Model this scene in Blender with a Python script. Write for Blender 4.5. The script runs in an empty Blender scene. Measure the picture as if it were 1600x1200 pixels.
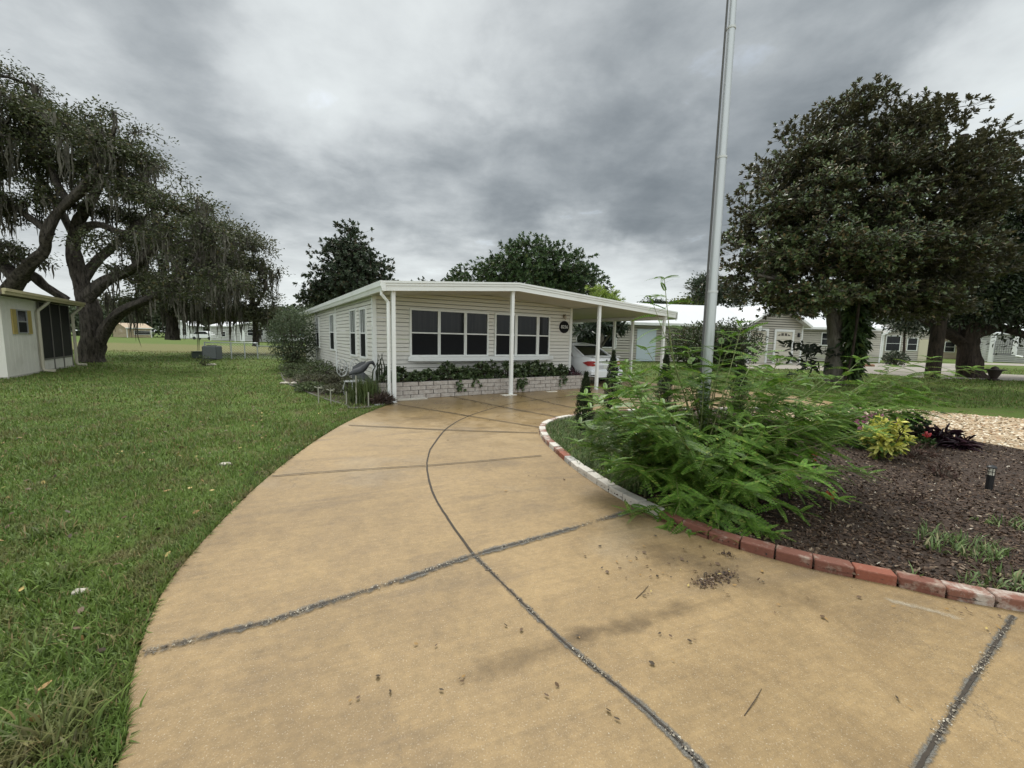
import bpy, math, random
import numpy as np
from mathutils import Vector, Matrix
R = math.radians
random.seed(7)
rng = np.random.default_rng(11)
S = bpy.context.scene
COL = S.collection

# ------------------------------------------------------------------ camera
EYE, FPX, H0, ROLL = 1.6, 650.0, 529.0, 0.02
PITCH = math.atan((600 - H0) / FPX)
cam_d = bpy.data.cameras.new('camera'); cam = bpy.data.objects.new('camera', cam_d); COL.objects.link(cam)
cam_d.sensor_width = 36; cam_d.lens = 36 * FPX / 1600
cam_d.clip_start = 0.05; cam_d.clip_end = 3000
cam.matrix_world = Matrix.Translation((0, 0, EYE)) @ Matrix.Rotation(math.pi/2 - PITCH, 4, 'X') @ Matrix.Rotation(math.atan(ROLL), 4, 'Z')
S.camera = cam
S.view_settings.view_transform = 'Standard'; S.view_settings.look = 'None'
S.view_settings.gamma = 1.0; S.view_settings.exposure = 0.95
S.cycles.max_bounces = 6; S.cycles.diffuse_bounces = 3; S.cycles.glossy_bounces = 3
S.cycles.transmission_bounces = 4; S.cycles.transparent_max_bounces = 8
S.cycles.caustics_reflective = False; S.cycles.caustics_refractive = False

def ray(px, py):
    u, v = px - 800, -(py - 600)
    r = math.atan(ROLL); c, s = math.cos(r), math.sin(r)
    u, v = u*c - v*s, u*s + v*c
    p = PITCH
    return np.array([u, FPX*math.cos(p) + v*math.sin(p), -FPX*math.sin(p) + v*math.cos(p)])
def G(px, py, z=0.0):
    d = ray(px, py); t = (z - EYE) / d[2]
    return np.array([d[0]*t, d[1]*t, z])
def AT(px, py, Y):
    d = ray(px, py); t = Y / d[1]
    return np.array([d[0]*t, Y, EYE + d[2]*t])
# house frame: origin at the front left post, u along the front, v towards the back
HO = np.array([-2.82, 9.88]); HU = np.array([.845, .535]); HU = HU/np.linalg.norm(HU); HV = np.array([-HU[1], HU[0]])
def HP(u, v, z=0.0):
    q = HO + HU*u + HV*v
    return np.array([q[0], q[1], z])
ANG = math.atan2(HU[1], HU[0])

# ------------------------------------------------------------------ nodes helper
def nodes_new(tree):
    tree.nodes.clear()
    def N(t, inp=None, **kw):
        n = tree.nodes.new(t)
        for k, v in kw.items(): setattr(n, k, v)
        if inp:
            for k, v in inp.items():
                if isinstance(v, bpy.types.NodeSocket): tree.links.new(v, n.inputs[k])
                else: n.inputs[k].default_value = v
        return n
    return N

# ------------------------------------------------------------------ world: overcast sky with cloud layers
SUN_EL, SUN_AZ = R(58), R(-20)     # azimuth measured from +Y towards +X
wd = bpy.data.worlds.new('World'); S.world = wd; wd.use_nodes = True
N = nodes_new(wd.node_tree); L = wd.node_tree.links.new
tc = N('ShaderNodeTexCoord')
def vm(op, a, b=None, s=None):
    n = N('ShaderNodeVectorMath', operation=op)
    for i, x in enumerate((a, b)):
        if x is None: continue
        if isinstance(x, bpy.types.NodeSocket): L(x, n.inputs[i])
        else: n.inputs[i].default_value = x
    if s is not None:
        if isinstance(s, bpy.types.NodeSocket): L(s, n.inputs['Scale'])
        else: n.inputs['Scale'].default_value = s
    return n
def mth(op, a, b=None, c=None, clamp=False):
    n = N('ShaderNodeMath', operation=op, use_clamp=clamp)
    for i, x in enumerate((a, b, c)):
        if x is None: continue
        if isinstance(x, bpy.types.NodeSocket): L(x, n.inputs[i])
        else: n.inputs[i].default_value = x
    return n.outputs[0]
D = vm('NORMALIZE', tc.outputs['Generated']).outputs[0]
sep = N('ShaderNodeSeparateXYZ', {0: D})
zz = mth('ADD', mth('MAXIMUM', sep.outputs[2], 0.0), 0.16)
px_ = mth('DIVIDE', sep.outputs[0], zz); py_ = mth('DIVIDE', sep.outputs[1], zz)
pl = N('ShaderNodeCombineXYZ', {0: px_, 1: py_, 2: 0.0}).outputs[0]
n_big = N('ShaderNodeTexNoise', {'Vector': pl, 'Scale': 0.9, 'Detail': 7.0, 'Roughness': 0.55, 'Distortion': 0.15})
n_med = N('ShaderNodeTexNoise', {'Vector': pl, 'Scale': 2.6, 'Detail': 9.0, 'Roughness': 0.58, 'Distortion': 0.15})
n_warp = N('ShaderNodeTexNoise', {'Vector': D, 'Scale': 3.2, 'Detail': 6.0, 'Roughness': 0.6})
warp = vm('SCALE', vm('SUBTRACT', n_warp.outputs['Color'], (.5, .5, .5)).outputs[0], s=0.26).outputs[0]
DW = vm('NORMALIZE', vm('ADD', D, warp).outputs[0]).outputs[0]
def blob(px, py, rad, amp):
    d = ray(px, py); d = d/np.linalg.norm(d)
    dt = vm('DOT_PRODUCT', DW, tuple(d)).outputs['Value']
    mr = N('ShaderNodeMapRange', {0: dt, 1: math.cos(R(rad)), 2: 1.0, 3: 0.0, 4: amp}, interpolation_type='SMOOTHSTEP')
    return mr.outputs[0]
val = mth('ADD', 0.525, mth('MULTIPLY', mth('SUBTRACT', n_big.outputs[0], .5), 0.50))
val = mth('ADD', val, mth('MULTIPLY', mth('SUBTRACT', n_med.outputs[0], .5), 0.72))
for b in [(570, 30, 17, .26), (470, 190, 9, .06), (110, 190, 13, .20), (650, 360, 9, .08), (880, 415, 9, .20), (1590, 190, 13, .36), (780, 60, 12, .06),
          (1000, 455, 9, .26), (250, 90, 16, -.06), (640, 260, 10, -.06), (900, 310, 14, -.16), (430, 330, 12, -.03), (700, 430, 8, .10),
          (1080, 360, 11, -.16), (740, 330, 11, -.09), (1180, 200, 20, -.12), (980, 120, 14, -.07), (1350, 60, 14, -.03), (420, 440, 9, .10)]:
    val = mth('ADD', val, blob(*b))
# brighter towards the horizon, unseen sky overhead and behind raised to add light
hz = N('ShaderNodeMapRange', {0: sep.outputs[2], 1: 0.0, 2: 0.22, 3: 0.40, 4: 0.0}, interpolation_type='SMOOTHSTEP').outputs[0]
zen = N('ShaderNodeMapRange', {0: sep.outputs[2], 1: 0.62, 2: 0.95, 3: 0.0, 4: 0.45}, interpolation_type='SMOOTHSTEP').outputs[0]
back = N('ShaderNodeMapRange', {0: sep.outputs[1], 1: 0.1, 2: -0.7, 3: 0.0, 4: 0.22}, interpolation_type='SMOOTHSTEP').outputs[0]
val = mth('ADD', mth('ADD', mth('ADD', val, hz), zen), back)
cr = N('ShaderNodeValToRGB', {0: val})
cr.color_ramp.interpolation = 'B_SPLINE'
els = cr.color_ramp.elements
els[0].position = 0.0; els[0].color = (.155, .179, .196, 1)
els[1].position = 1.0; els[1].color = (.80, .85, .85, 1)
for p_, c_ in [(.22, (.207, .234, .252, 1)), (.45, (.362, .394, .412, 1)), (.68, (.60, .634, .645, 1))]:
    e = els.new(p_); e.color = c_
sky = N('ShaderNodeTexSky'); sky.sky_type = 'NISHITA'; sky.sun_disc = False
sky.sun_elevation = SUN_EL; sky.sun_rotation = SUN_AZ; sky.air_density = 1.2; sky.dust_density = 2.0
SKY_STR = 0.1
gain = mth('ADD', 1.0, mth('ADD', mth('MULTIPLY', zen, 2.2), mth('MULTIPLY', back, 3.2)))  # lifts the unseen overhead and rear sky as added fill light
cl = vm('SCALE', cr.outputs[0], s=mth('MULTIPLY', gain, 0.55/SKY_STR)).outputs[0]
gap = N('ShaderNodeMapRange', {0: n_med.outputs[0], 1: .62, 2: .78, 3: .03, 4: .30}).outputs[0]
mix = N('ShaderNodeMix', data_type='RGBA'); L(gap, mix.inputs[0]); L(cl, mix.inputs[6]); L(sky.outputs[0], mix.inputs[7])
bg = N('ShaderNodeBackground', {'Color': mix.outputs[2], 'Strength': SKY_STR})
out = N('ShaderNodeOutputWorld', {'Surface': bg.outputs[0]})

# ------------------------------------------------------------------ sun behind cloud: weak and very soft
sd = bpy.data.lights.new('sun', 'SUN'); so = bpy.data.objects.new('sun', sd); COL.objects.link(so)
sd.energy = 1.5; sd.angle = R(24); sd.color = (1.0, .965, .91)
dirv = Vector((math.sin(SUN_AZ)*math.cos(SUN_EL), math.cos(SUN_AZ)*math.cos(SUN_EL), math.sin(SUN_EL)))
so.rotation_euler = dirv.to_track_quat('Z', 'Y').to_euler()

# ------------------------------------------------------------------ materials
def material(name):
    m = bpy.data.materials.new(name); m.use_nodes = True
    return m, nodes_new(m.node_tree), m.node_tree.links.new
MATS = {}
def plain(name, c, rough=.6, var=.12, scale=6.0, bump=0.0, bscale=60.0, metal=0.0, spec=.5, dirt=None):
    if name in MATS: return MATS[name]
    m, N, L = material(name)
    tc = N('ShaderNodeTexCoord')
    n1 = N('ShaderNodeTexNoise', {'Vector': tc.outputs['Object'], 'Scale': scale, 'Detail': 6.0, 'Roughness': .6})
    a = tuple(max(0, x*(1-var)) for x in c) + (1,); b = tuple(min(1, x*(1+var)) for x in c) + (1,)
    mx = N('ShaderNodeMix', {0: n1.outputs[0], 6: a, 7: b}, data_type='RGBA')
    col = mx.outputs[2]
    if dirt:
        n2 = N('ShaderNodeTexNoise', {'Vector': tc.outputs['Object'], 'Scale': scale*.5, 'Detail': 8.0, 'Roughness': .7})
        mr = N('ShaderNodeMapRange', {0: n2.outputs[0], 1: .5, 2: .72, 3: 0.0, 4: dirt[3]})
        mx2 = N('ShaderNodeMix', {0: mr.outputs[0], 6: col, 7: tuple(dirt[:3])+(1,)}, data_type='RGBA'); col = mx2.outputs[2]
    pr = N('ShaderNodeBsdfPrincipled', {'Base Color': col, 'Roughness': rough, 'Metallic': metal, 'Specular IOR Level': spec})
    if bump:
        n3 = N('ShaderNodeTexNoise', {'Vector': tc.outputs['Object'], 'Scale': bscale, 'Detail': 5.0})
        bp = N('ShaderNodeBump', {'Height': n3.outputs[0], 'Strength': bump, 'Distance': .01}); L(bp.outputs[0], pr.inputs['Normal'])
    N('ShaderNodeOutputMaterial', {0: pr.outputs[0]})
    MATS[name] = m; return m
def leafmat(name, c1, c2, rough=.5, trans=.25, c3=None, p3=.9, under=None, spec=.4):
    if name in MATS: return MATS[name]
    m, N, L = material(name)
    g = N('ShaderNodeNewGeometry')
    ri = g.outputs['Random Per Island']
    mx = N('ShaderNodeMix', {0: ri, 6: c1+(1,), 7: c2+(1,)}, data_type='RGBA'); col = mx.outputs[2]
    tc = N('ShaderNodeTexCoord')
    n1 = N('ShaderNodeTexNoise', {'Vector': tc.outputs['Object'], 'Scale': 1.3, 'Detail': 3.0})
    n1b = N('ShaderNodeTexNoise', {'Vector': tc.outputs['Object'], 'Scale': 9.0, 'Detail': 2.0})
    nn_ = N('ShaderNodeMath', {0: n1.outputs[0], 1: n1b.outputs[0]}, operation='ADD')
    mr0 = N('ShaderNodeMapRange', {0: nn_.outputs[0], 1: .7, 2: 1.3, 3: .55, 4: 1.5})
    mm = N('ShaderNodeVectorMath', operation='SCALE'); L(col, mm.inputs[0]); L(mr0.outputs[0], mm.inputs['Scale']); col = mm.outputs[0]
    if c3:
        wn = N('ShaderNodeTexWhiteNoise', {'W': ri}, noise_dimensions='1D')
        st = N('ShaderNodeMath', {0: wn.outputs['Value'], 1: p3}, operation='GREATER_THAN')
        m3 = N('ShaderNodeMix', {0: st.outputs[0], 6: col, 7: c3+(1,)}, data_type='RGBA'); col = m3.outputs[2]
    if under:
        mu = N('ShaderNodeMix', {0: g.outputs['Backfacing'], 6: col, 7: under+(1,)}, data_type='RGBA'); col = mu.outputs[2]
    pr = N('ShaderNodeBsdfPrincipled', {'Base Color': col, 'Roughness': rough, 'Specular IOR Level': spec})
    if trans:
        tr = N('ShaderNodeBsdfTranslucent', {'Color': col})
        ms = N('ShaderNodeMixShader', {0: trans, 1: pr.outputs[0], 2: tr.outputs[0]}); o = ms.outputs[0]
    else: o = pr.outputs[0]
    N('ShaderNodeOutputMaterial', {0: o}); MATS[name] = m; return m

def grass_col(N, L):
    tc = N('ShaderNodeTexCoord'); v = tc.outputs['Object']
    n1 = N('ShaderNodeTexNoise', {'Vector': v, 'Scale': .55, 'Detail': 8.0, 'Roughness': .62})
    n2 = N('ShaderNodeTexNoise', {'Vector': v, 'Scale': 2.4, 'Detail': 6.0, 'Roughness': .65})
    a = N('ShaderNodeMix', {0: n1.outputs[0], 6: (.112, .155, .032, 1), 7: (.062, .110, .022, 1)}, data_type='RGBA')
    mr = N('ShaderNodeMapRange', {0: n2.outputs[0], 1: .50, 2: .66, 3: 0.0, 4: .75})
    b = N('ShaderNodeMix', {0: mr.outputs[0], 6: a.outputs[2], 7: (.125, .098, .048, 1)}, data_type='RGBA')
    # the dry mown strip across the far field on the left
    sp = N('ShaderNodeSeparateXYZ', {0: v})
    wv = N('ShaderNodeMath', {0: n1.outputs[0], 1: 14.0, 2: sp.outputs[1]}, operation='MULTIPLY_ADD')
    wv2 = N('ShaderNodeMath', {0: sp.outputs[0], 1: 0.10, 2: wv.outputs[0]}, operation='MULTIPLY_ADD')
    r1 = N('ShaderNodeMapRange', {0: wv2.outputs[0], 1: 34.5, 2: 37.5, 3: 0.0, 4: 1.0}, interpolation_type='SMOOTHSTEP')
    r2 = N('ShaderNodeMapRange', {0: wv2.outputs[0], 1: 53.0, 2: 60.0, 3: 1.0, 4: 0.0}, interpolation_type='SMOOTHSTEP')
    r3 = N('ShaderNodeMapRange', {0: sp.outputs[0], 1: -2.0, 2: 2.0, 3: 1.0, 4: 0.0})
    k = N('ShaderNodeMath', {0: r1.outputs[0], 1: r2.outputs[0]}, operation='MULTIPLY')
    k2 = N('ShaderNodeMath', {0: k.outputs[0], 1: r3.outputs[0]}, operation='MULTIPLY')
    k3 = N('ShaderNodeMath', {0: k2.outputs[0], 1: .85}, operation='MULTIPLY')
    c = N('ShaderNodeMix', {0: k3.outputs[0], 6: b.outputs[2], 7: (.150, .140, .058, 1)}, data_type='RGBA')
    return c.outputs[2], v
def m_ground():
    m, N, L = material('lawn_ground'); col, v = grass_col(N, L)
    n = N('ShaderNodeTexNoise', {'Vector': v, 'Scale': 40.0, 'Detail': 8.0, 'Roughness': .75})
    mr = N('ShaderNodeMapRange', {0: n.outputs[0], 1: .25, 2: .75, 3: .45, 4: 1.6})
    sc = N('ShaderNodeVectorMath', operation='SCALE'); L(col, sc.inputs[0]); L(mr.outputs[0], sc.inputs['Scale'])
    pr = N('ShaderNodeBsdfPrincipled', {'Base Color': sc.outputs[0], 'Roughness': .9, 'Specular IOR Level': .15})
    bp = N('ShaderNodeBump', {'Height': n.outputs[0], 'Strength': .8, 'Distance': .03}); L(bp.outputs[0], pr.inputs['Normal'])
    N('ShaderNodeOutputMaterial', {0: pr.outputs[0]}); return m
def m_blade():
    m, N, L = material('grass_blade'); col, v = grass_col(N, L)
    g = N('ShaderNodeNewGeometry')
    mr = N('ShaderNodeMapRange', {0: g.outputs['Random Per Island'], 3: .75, 4: 1.9})
    sc = N('ShaderNodeVectorMath', operation='SCALE'); L(col, sc.inputs[0]); L(mr.outputs[0], sc.inputs['Scale'])
    wn = N('ShaderNodeTexWhiteNoise', {'W': g.outputs['Random Per Island']}, noise_dimensions='1D')
    st = N('ShaderNodeMath', {0: wn.outputs['Value'], 1: .93}, operation='GREATER_THAN')
    m3 = N('ShaderNodeMix', {0: st.outputs[0], 6: sc.outputs[0], 7: (.26, .20, .09, 1)}, data_type='RGBA')
    pr = N('ShaderNodeBsdfPrincipled', {'Base Color': m3.outputs[2], 'Roughness': .55, 'Specular IOR Level': .3})
    tr = N('ShaderNodeBsdfTranslucent', {'Color': m3.outputs[2]})
    ms = N('ShaderNodeMixShader', {0: .25, 1: pr.outputs[0], 2: tr.outputs[0]})
    N('ShaderNodeOutputMaterial', {0: ms.outputs[0]}); return m
def m_concrete():
    m, N, L = material('tan_concrete'); tc = N('ShaderNodeTexCoord'); v = tc.outputs['Object']
    n1 = N('ShaderNodeTexNoise', {'Vector': v, 'Scale': .45, 'Detail': 7.0, 'Roughness': .6, 'Distortion': .4})
    n2 = N('ShaderNodeTexNoise', {'Vector': v, 'Scale': 3.2, 'Detail': 8.0, 'Roughness': .65})
    n3 = N('ShaderNodeTexNoise', {'Vector': v, 'Scale': 130.0, 'Detail': 4.0, 'Roughness': .7})
    mp0 = N('ShaderNodeMapping', {'Vector': v, 'Rotation': (0, 0, R(-22))}); mp = N('ShaderNodeMapping', {'Vector': mp0.outputs[0], 'Scale': (.45, 1.7, 1)})
    n4 = N('ShaderNodeTexNoise', {'Vector': mp.outputs[0], 'Scale': 1.0, 'Detail': 9.0, 'Roughness': .66, 'Distortion': 1.1})
    k = N('ShaderNodeMapRange', {0: n1.outputs[0], 1: .38, 2: .62})
    c = N('ShaderNodeMix', {0: k.outputs[0], 6: (.175, .114, .048, 1), 7: (.290, .196, .088, 1)}, data_type='RGBA').outputs[2]
    k = N('ShaderNodeMapRange', {0: n2.outputs[0], 1: .35, 2: .70, 3: 0.0, 4: .42})
    c = N('ShaderNodeMix', {0: k.outputs[0], 6: c, 7: (.350, .245, .115, 1)}, data_type='RGBA').outputs[2]
    k = N('ShaderNodeMapRange', {0: n4.outputs[0], 1: .52, 2: .70, 3: 0.0, 4: .70})
    c = N('ShaderNodeMix', {0: k.outputs[0], 6: c, 7: (.135, .093, .050, 1)}, data_type='RGBA').outputs[2]
    n5 = N('ShaderNodeTexNoise', {'Vector': v, 'Scale': .8, 'Detail': 5.0, 'Roughness': .6, 'W': 3.0}, noise_dimensions='4D')
    k = N('ShaderNodeMapRange', {0: n5.outputs[0], 1: .56, 2: .75, 3: 0.0, 4: .45})
    c = N('ShaderNodeMix', {0: k.outputs[0], 6: c, 7: (.30, .25, .175, 1)}, data_type='RGBA').outputs[2]
    # hairline cracks, broken up
    wv_ = N('ShaderNodeTexNoise', {'Vector': v, 'Scale': 2.0, 'Detail': 8.0, 'Roughness': .7})
    wa = N('ShaderNodeVectorMath', operation='SCALE'); L(wv_.outputs['Color'], wa.inputs[0]); wa.inputs['Scale'].default_value = .9
    wb = N('ShaderNodeVectorMath', {0: v, 1: wa.outputs[0]}, operation='ADD')
    vo = N('ShaderNodeTexVoronoi', {'Vector': wb.outputs[0], 'Scale': .42}, feature='DISTANCE_TO_EDGE')
    ck = N('ShaderNodeMapRange', {0: vo.outputs['Distance'], 1: .0, 2: .0035, 3: .85, 4: 0.0})
    cm = N('ShaderNodeMapRange', {0: n5.outputs[0], 1: .45, 2: .60, 3: 0.0, 4: 1.0})
    cx = N('ShaderNodeMath', {0: ck.outputs[0], 1: cm.outputs[0]}, operation='MULTIPLY')
    c = N('ShaderNodeMix', {0: cx.outputs[0], 6: c, 7: (.085, .06, .035, 1)}, data_type='RGBA').outputs[2]
    # fine drag marks left by the broom, following the drive
    mq = N('ShaderNodeMapping', {'Vector': mp0.outputs[0], 'Scale': (1.2, 42, 1)})
    nq = N('ShaderNodeTexNoise', {'Vector': mq.outputs[0], 'Scale': 1.0, 'Detail': 6.0, 'Roughness': .7})
    kq = N('ShaderNodeMapRange', {0: nq.outputs[0], 1: .3, 2: .7, 3: .90, 4: 1.08})
    sq = N('ShaderNodeVectorMath', operation='SCALE'); L(c, sq.inputs[0]); L(kq.outputs[0], sq.inputs['Scale']); c = sq.outputs[0]
    n6 = N('ShaderNodeTexNoise', {'Vector': v, 'Scale': 17.0, 'Detail': 8.0, 'Roughness': .75})
    k = N('ShaderNodeMapRange', {0: n6.outputs[0], 1: .3, 2: .7, 3: .80, 4: 1.20})
    sc_ = N('ShaderNodeVectorMath', operation='SCALE'); L(c, sc_.inputs[0]); L(k.outputs[0], sc_.inputs['Scale']); c = sc_.outputs[0]
    # pale sealer scuffs and dark specks
    k = N('ShaderNodeMapRange', {0: n3.outputs[0], 1: .58, 2: .74, 3: 0.0, 4: .6})
    c = N('ShaderNodeMix', {0: k.outputs[0], 6: c, 7: (.62, .56, .45, 1)}, data_type='RGBA').outputs[2]
    k = N('ShaderNodeMapRange', {0: n3.outputs[0], 1: .44, 2: .28, 3: 0.0, 4: .6})
    c = N('ShaderNodeMix', {0: k.outputs[0], 6: c, 7: (.13, .09, .05, 1)}, data_type='RGBA').outputs[2]
    # wet film: close to the house
    wet = N('ShaderNodeVectorMath', {0: v, 1: (float(HP(3.3, -.4)[0]), float(HP(3.3, -.4)[1]), 0)}, operation='DISTANCE').outputs['Value']
    wm = N('ShaderNodeMath', {0: n2.outputs[0], 1: 3.2, 2: wet}, operation='MULTIPLY_ADD')
    wk = N('ShaderNodeMapRange', {0: wm.outputs[0], 1: 4.2, 2: 8.0, 3: .17, 4: .52}, interpolation_type='SMOOTHSTEP')
    rr = N('ShaderNodeMath', {0: n2.outputs[0], 1: .26, 2: wk.outputs[0]}, operation='MULTIPLY_ADD')
    pr = N('ShaderNodeBsdfPrincipled', {'Base Color': c, 'Roughness': rr.outputs[0], 'Specular IOR Level': .5})
    bs = N('ShaderNodeMapRange', {0: wk.outputs[0], 1: .1, 2: .5, 3: .08, 4: .6})
    bp = N('ShaderNodeBump', {'Height': n3.outputs[0], 'Distance': .003, 'Strength': bs.outputs[0]}); L(bp.outputs[0], pr.inputs['Normal'])
    N('ShaderNodeOutputMaterial', {0: pr.outputs[0]}); return m
def m_bark(name, c1, c2, scale=7.0):
    if name in MATS: return MATS[name]
    m, N, L = material(name); tc = N('ShaderNodeTexCoord')
    mp = N('ShaderNodeMapping', {'Vector': tc.outputs['Object'], 'Scale': (1, 1, .28)})
    n = N('ShaderNodeTexNoise', {'Vector': mp.outputs[0], 'Scale': scale, 'Detail': 9.0, 'Roughness': .7})
    k = N('ShaderNodeMapRange', {0: n.outputs[0], 1: .35, 2: .68})
    c = N('ShaderNodeMix', {0: k.outputs[0], 6: c1+(1,), 7: c2+(1,)}, data_type='RGBA')
    pr = N('ShaderNodeBsdfPrincipled', {'Base Color': c.outputs[2], 'Roughness': .9, 'Specular IOR Level': .2})
    bp = N('ShaderNodeBump', {'Height': n.outputs[0], 'Strength': 1.0, 'Distance': .12}); L(bp.outputs[0], pr.inputs['Normal'])
    N('ShaderNodeOutputMaterial', {0: pr.outputs[0]}); MATS[name] = m; return m
def m_chip(name, cols):
    m, N, L = material(name); g = N('ShaderNodeNewGeometry')
    cr = N('ShaderNodeValToRGB', {0: g.outputs['Random Per Island']}); cr.color_ramp.interpolation = 'CONSTANT'
    e = cr.color_ramp.elements; e[0].position = 0; e[0].color = cols[0][1]+(1,); e[1].position = cols[1][0]; e[1].color = cols[1][1]+(1,)
    for p, c in cols[2:]: x = e.new(p); x.color = c+(1,)
    pr = N('ShaderNodeBsdfPrincipled', {'Base Color': cr.outputs[0], 'Roughness': .6, 'Specular IOR Level': .35})
    N('ShaderNodeOutputMaterial', {0: pr.outputs[0]}); return m
def m_glass(name, c=(.012, .014, .016), rough=.06, spec=.5, blinds=False):
    if name in MATS: return MATS[name]
    m, N, L = material(name); tc = N('ShaderNodeTexCoord')
    n = N('ShaderNodeTexNoise', {'Vector': tc.outputs['Object'], 'Scale': 2.5, 'Detail': 3.0})
    k = N('ShaderNodeMix', {0: n.outputs[0], 6: tuple(x*.6 for x in c)+(1,), 7: tuple(x*1.5 for x in c)+(1,)}, data_type='RGBA')
    pr = N('ShaderNodeBsdfPrincipled', {'Base Color': k.outputs[2], 'Roughness': rough, 'Specular IOR Level': spec})
    bp = N('ShaderNodeBump', {'Height': n.outputs[0], 'Strength': .08, 'Distance': .02}); L(bp.outputs[0], pr.inputs['Normal'])
    N('ShaderNodeOutputMaterial', {0: pr.outputs[0]}); MATS[name] = m; return m

WHITE = plain('white_trim', (.80, .81, .79), .45, .04, 3, dirt=(.45, .44, .36, .25))
SIDING = plain('beige_siding', (.71, .69, .635), .55, .05, 1.5, dirt=(.42, .39, .30, .25))
SOFFIT = plain('cream_soffit', (.68, .655, .58), .6, .05, 2)
ROOFW = plain('white_roof', (.62, .63, .64), .5, .05, 1)
def m_curtain():
    m, N, L = material('curtained_glass'); tc = N('ShaderNodeTexCoord')
    mp = N('ShaderNodeMapping', {'Vector': tc.outputs['Object'], 'Scale': (9, 9, .35)})
    n = N('ShaderNodeTexNoise', {'Vector': mp.outputs[0], 'Scale': 1.6, 'Detail': 4.0, 'Roughness': .6})
    k = N('ShaderNodeMapRange', {0: n.outputs[0], 1: .48, 2: .70})
    c = N('ShaderNodeMix', {0: k.outputs[0], 6: (.007, .008, .009, 1), 7: (.022, .022, .021, 1)}, data_type='RGBA')
    pr = N('ShaderNodeBsdfPrincipled', {'Base Color': c.outputs[2], 'Roughness': .12, 'Specular IOR Level': .22})
    N('ShaderNodeOutputMaterial', {0: pr.outputs[0]}); return m
GLASS = m_curtain(); SCREEN = plain('window_screen', (.008, .0085, .010), .6, .2, 5, spec=.15)
BLACK = plain('black_plastic', (.012, .012, .013), .4, .2, 20)
STEEL = plain('galvanised_steel', (.50, .52, .53), .38, .08, 4, metal=.75)
MORTAR = plain('grey_mortar', (.08, .075, .07), .9, .25, 12, bump=.4)
SOIL = plain('dark_soil', (.040, .024, .015), .95, .4, 14, bump=.8, bscale=40)
CEMENT = plain('grey_cement', (.125, .115, .10), .8, .35, 16, bump=.5, bscale=90, dirt=(.24, .165, .08, .95))
OAKBARK = m_bark('oak_bark', (.014, .012, .010), (.14, .12, .10), 9)
DARKBARK = m_bark('dark_bark', (.018, .014, .011), (.075, .055, .042), 8)
GREYBARK = m_bark('grey_bark', (.07, .062, .05), (.21, .19, .16), 5)
TWIG = plain('brown_twig', (.06, .042, .028), .8, .3, 20)
GSTEM = plain('green_stem', (.16, .19, .06), .55, .25, 20)

# ------------------------------------------------------------------ objects
def link(o, parent=None):
    COL.objects.link(o)
    if parent is not None: o.parent = parent
    return o
def tag(o, label=None, cat=None, group=None, kind=None):
    for k, v in (('label', label), ('category', cat), ('group', group), ('kind', kind)):
        if v: o[k] = v
    return o
def thing(name, label, cat, loc=(0, 0, 0), rz=0.0, group=None):
    o = bpy.data.objects.new(name, None); o.empty_display_size = .2; link(o)
    o.location = tuple(float(x) for x in loc); o.rotation_euler = (0, 0, rz)
    return tag(o, label, cat, group)
def npmesh(name, V, F, mat, parent=None, smooth=False, mats=None, midx=None):
    """V (n,3); F list of faces or an (m,k) array"""
    me = bpy.data.meshes.new(name)
    V = np.asarray(V, dtype=np.float32)
    if isinstance(F, np.ndarray):
        m_, k_ = F.shape
        me.vertices.add(len(V)); me.vertices.foreach_set('co', V.ravel())
        me.loops.add(m_*k_); me.loops.foreach_set('vertex_index', F.astype(np.int32).ravel())
        me.polygons.add(m_); me.polygons.foreach_set('loop_start', np.arange(0, m_*k_, k_, dtype=np.int32))
        me.polygons.foreach_set('loop_total', np.full(m_, k_, dtype=np.int32))
        me.update(calc_edges=True)
    else:
        me.from_pydata([tuple(map(float, v)) for v in V], [], F); me.update()
    for mm in (mats or [mat]): me.materials.append(mm)
    if midx is not None: me.polygons.foreach_set('material_index', np.asarray(midx, dtype=np.int32))
    if smooth: me.polygons.foreach_set('use_smooth', np.ones(len(me.polygons), dtype=bool))
    me.validate()
    return link(bpy.data.objects.new(name, me), parent)
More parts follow.
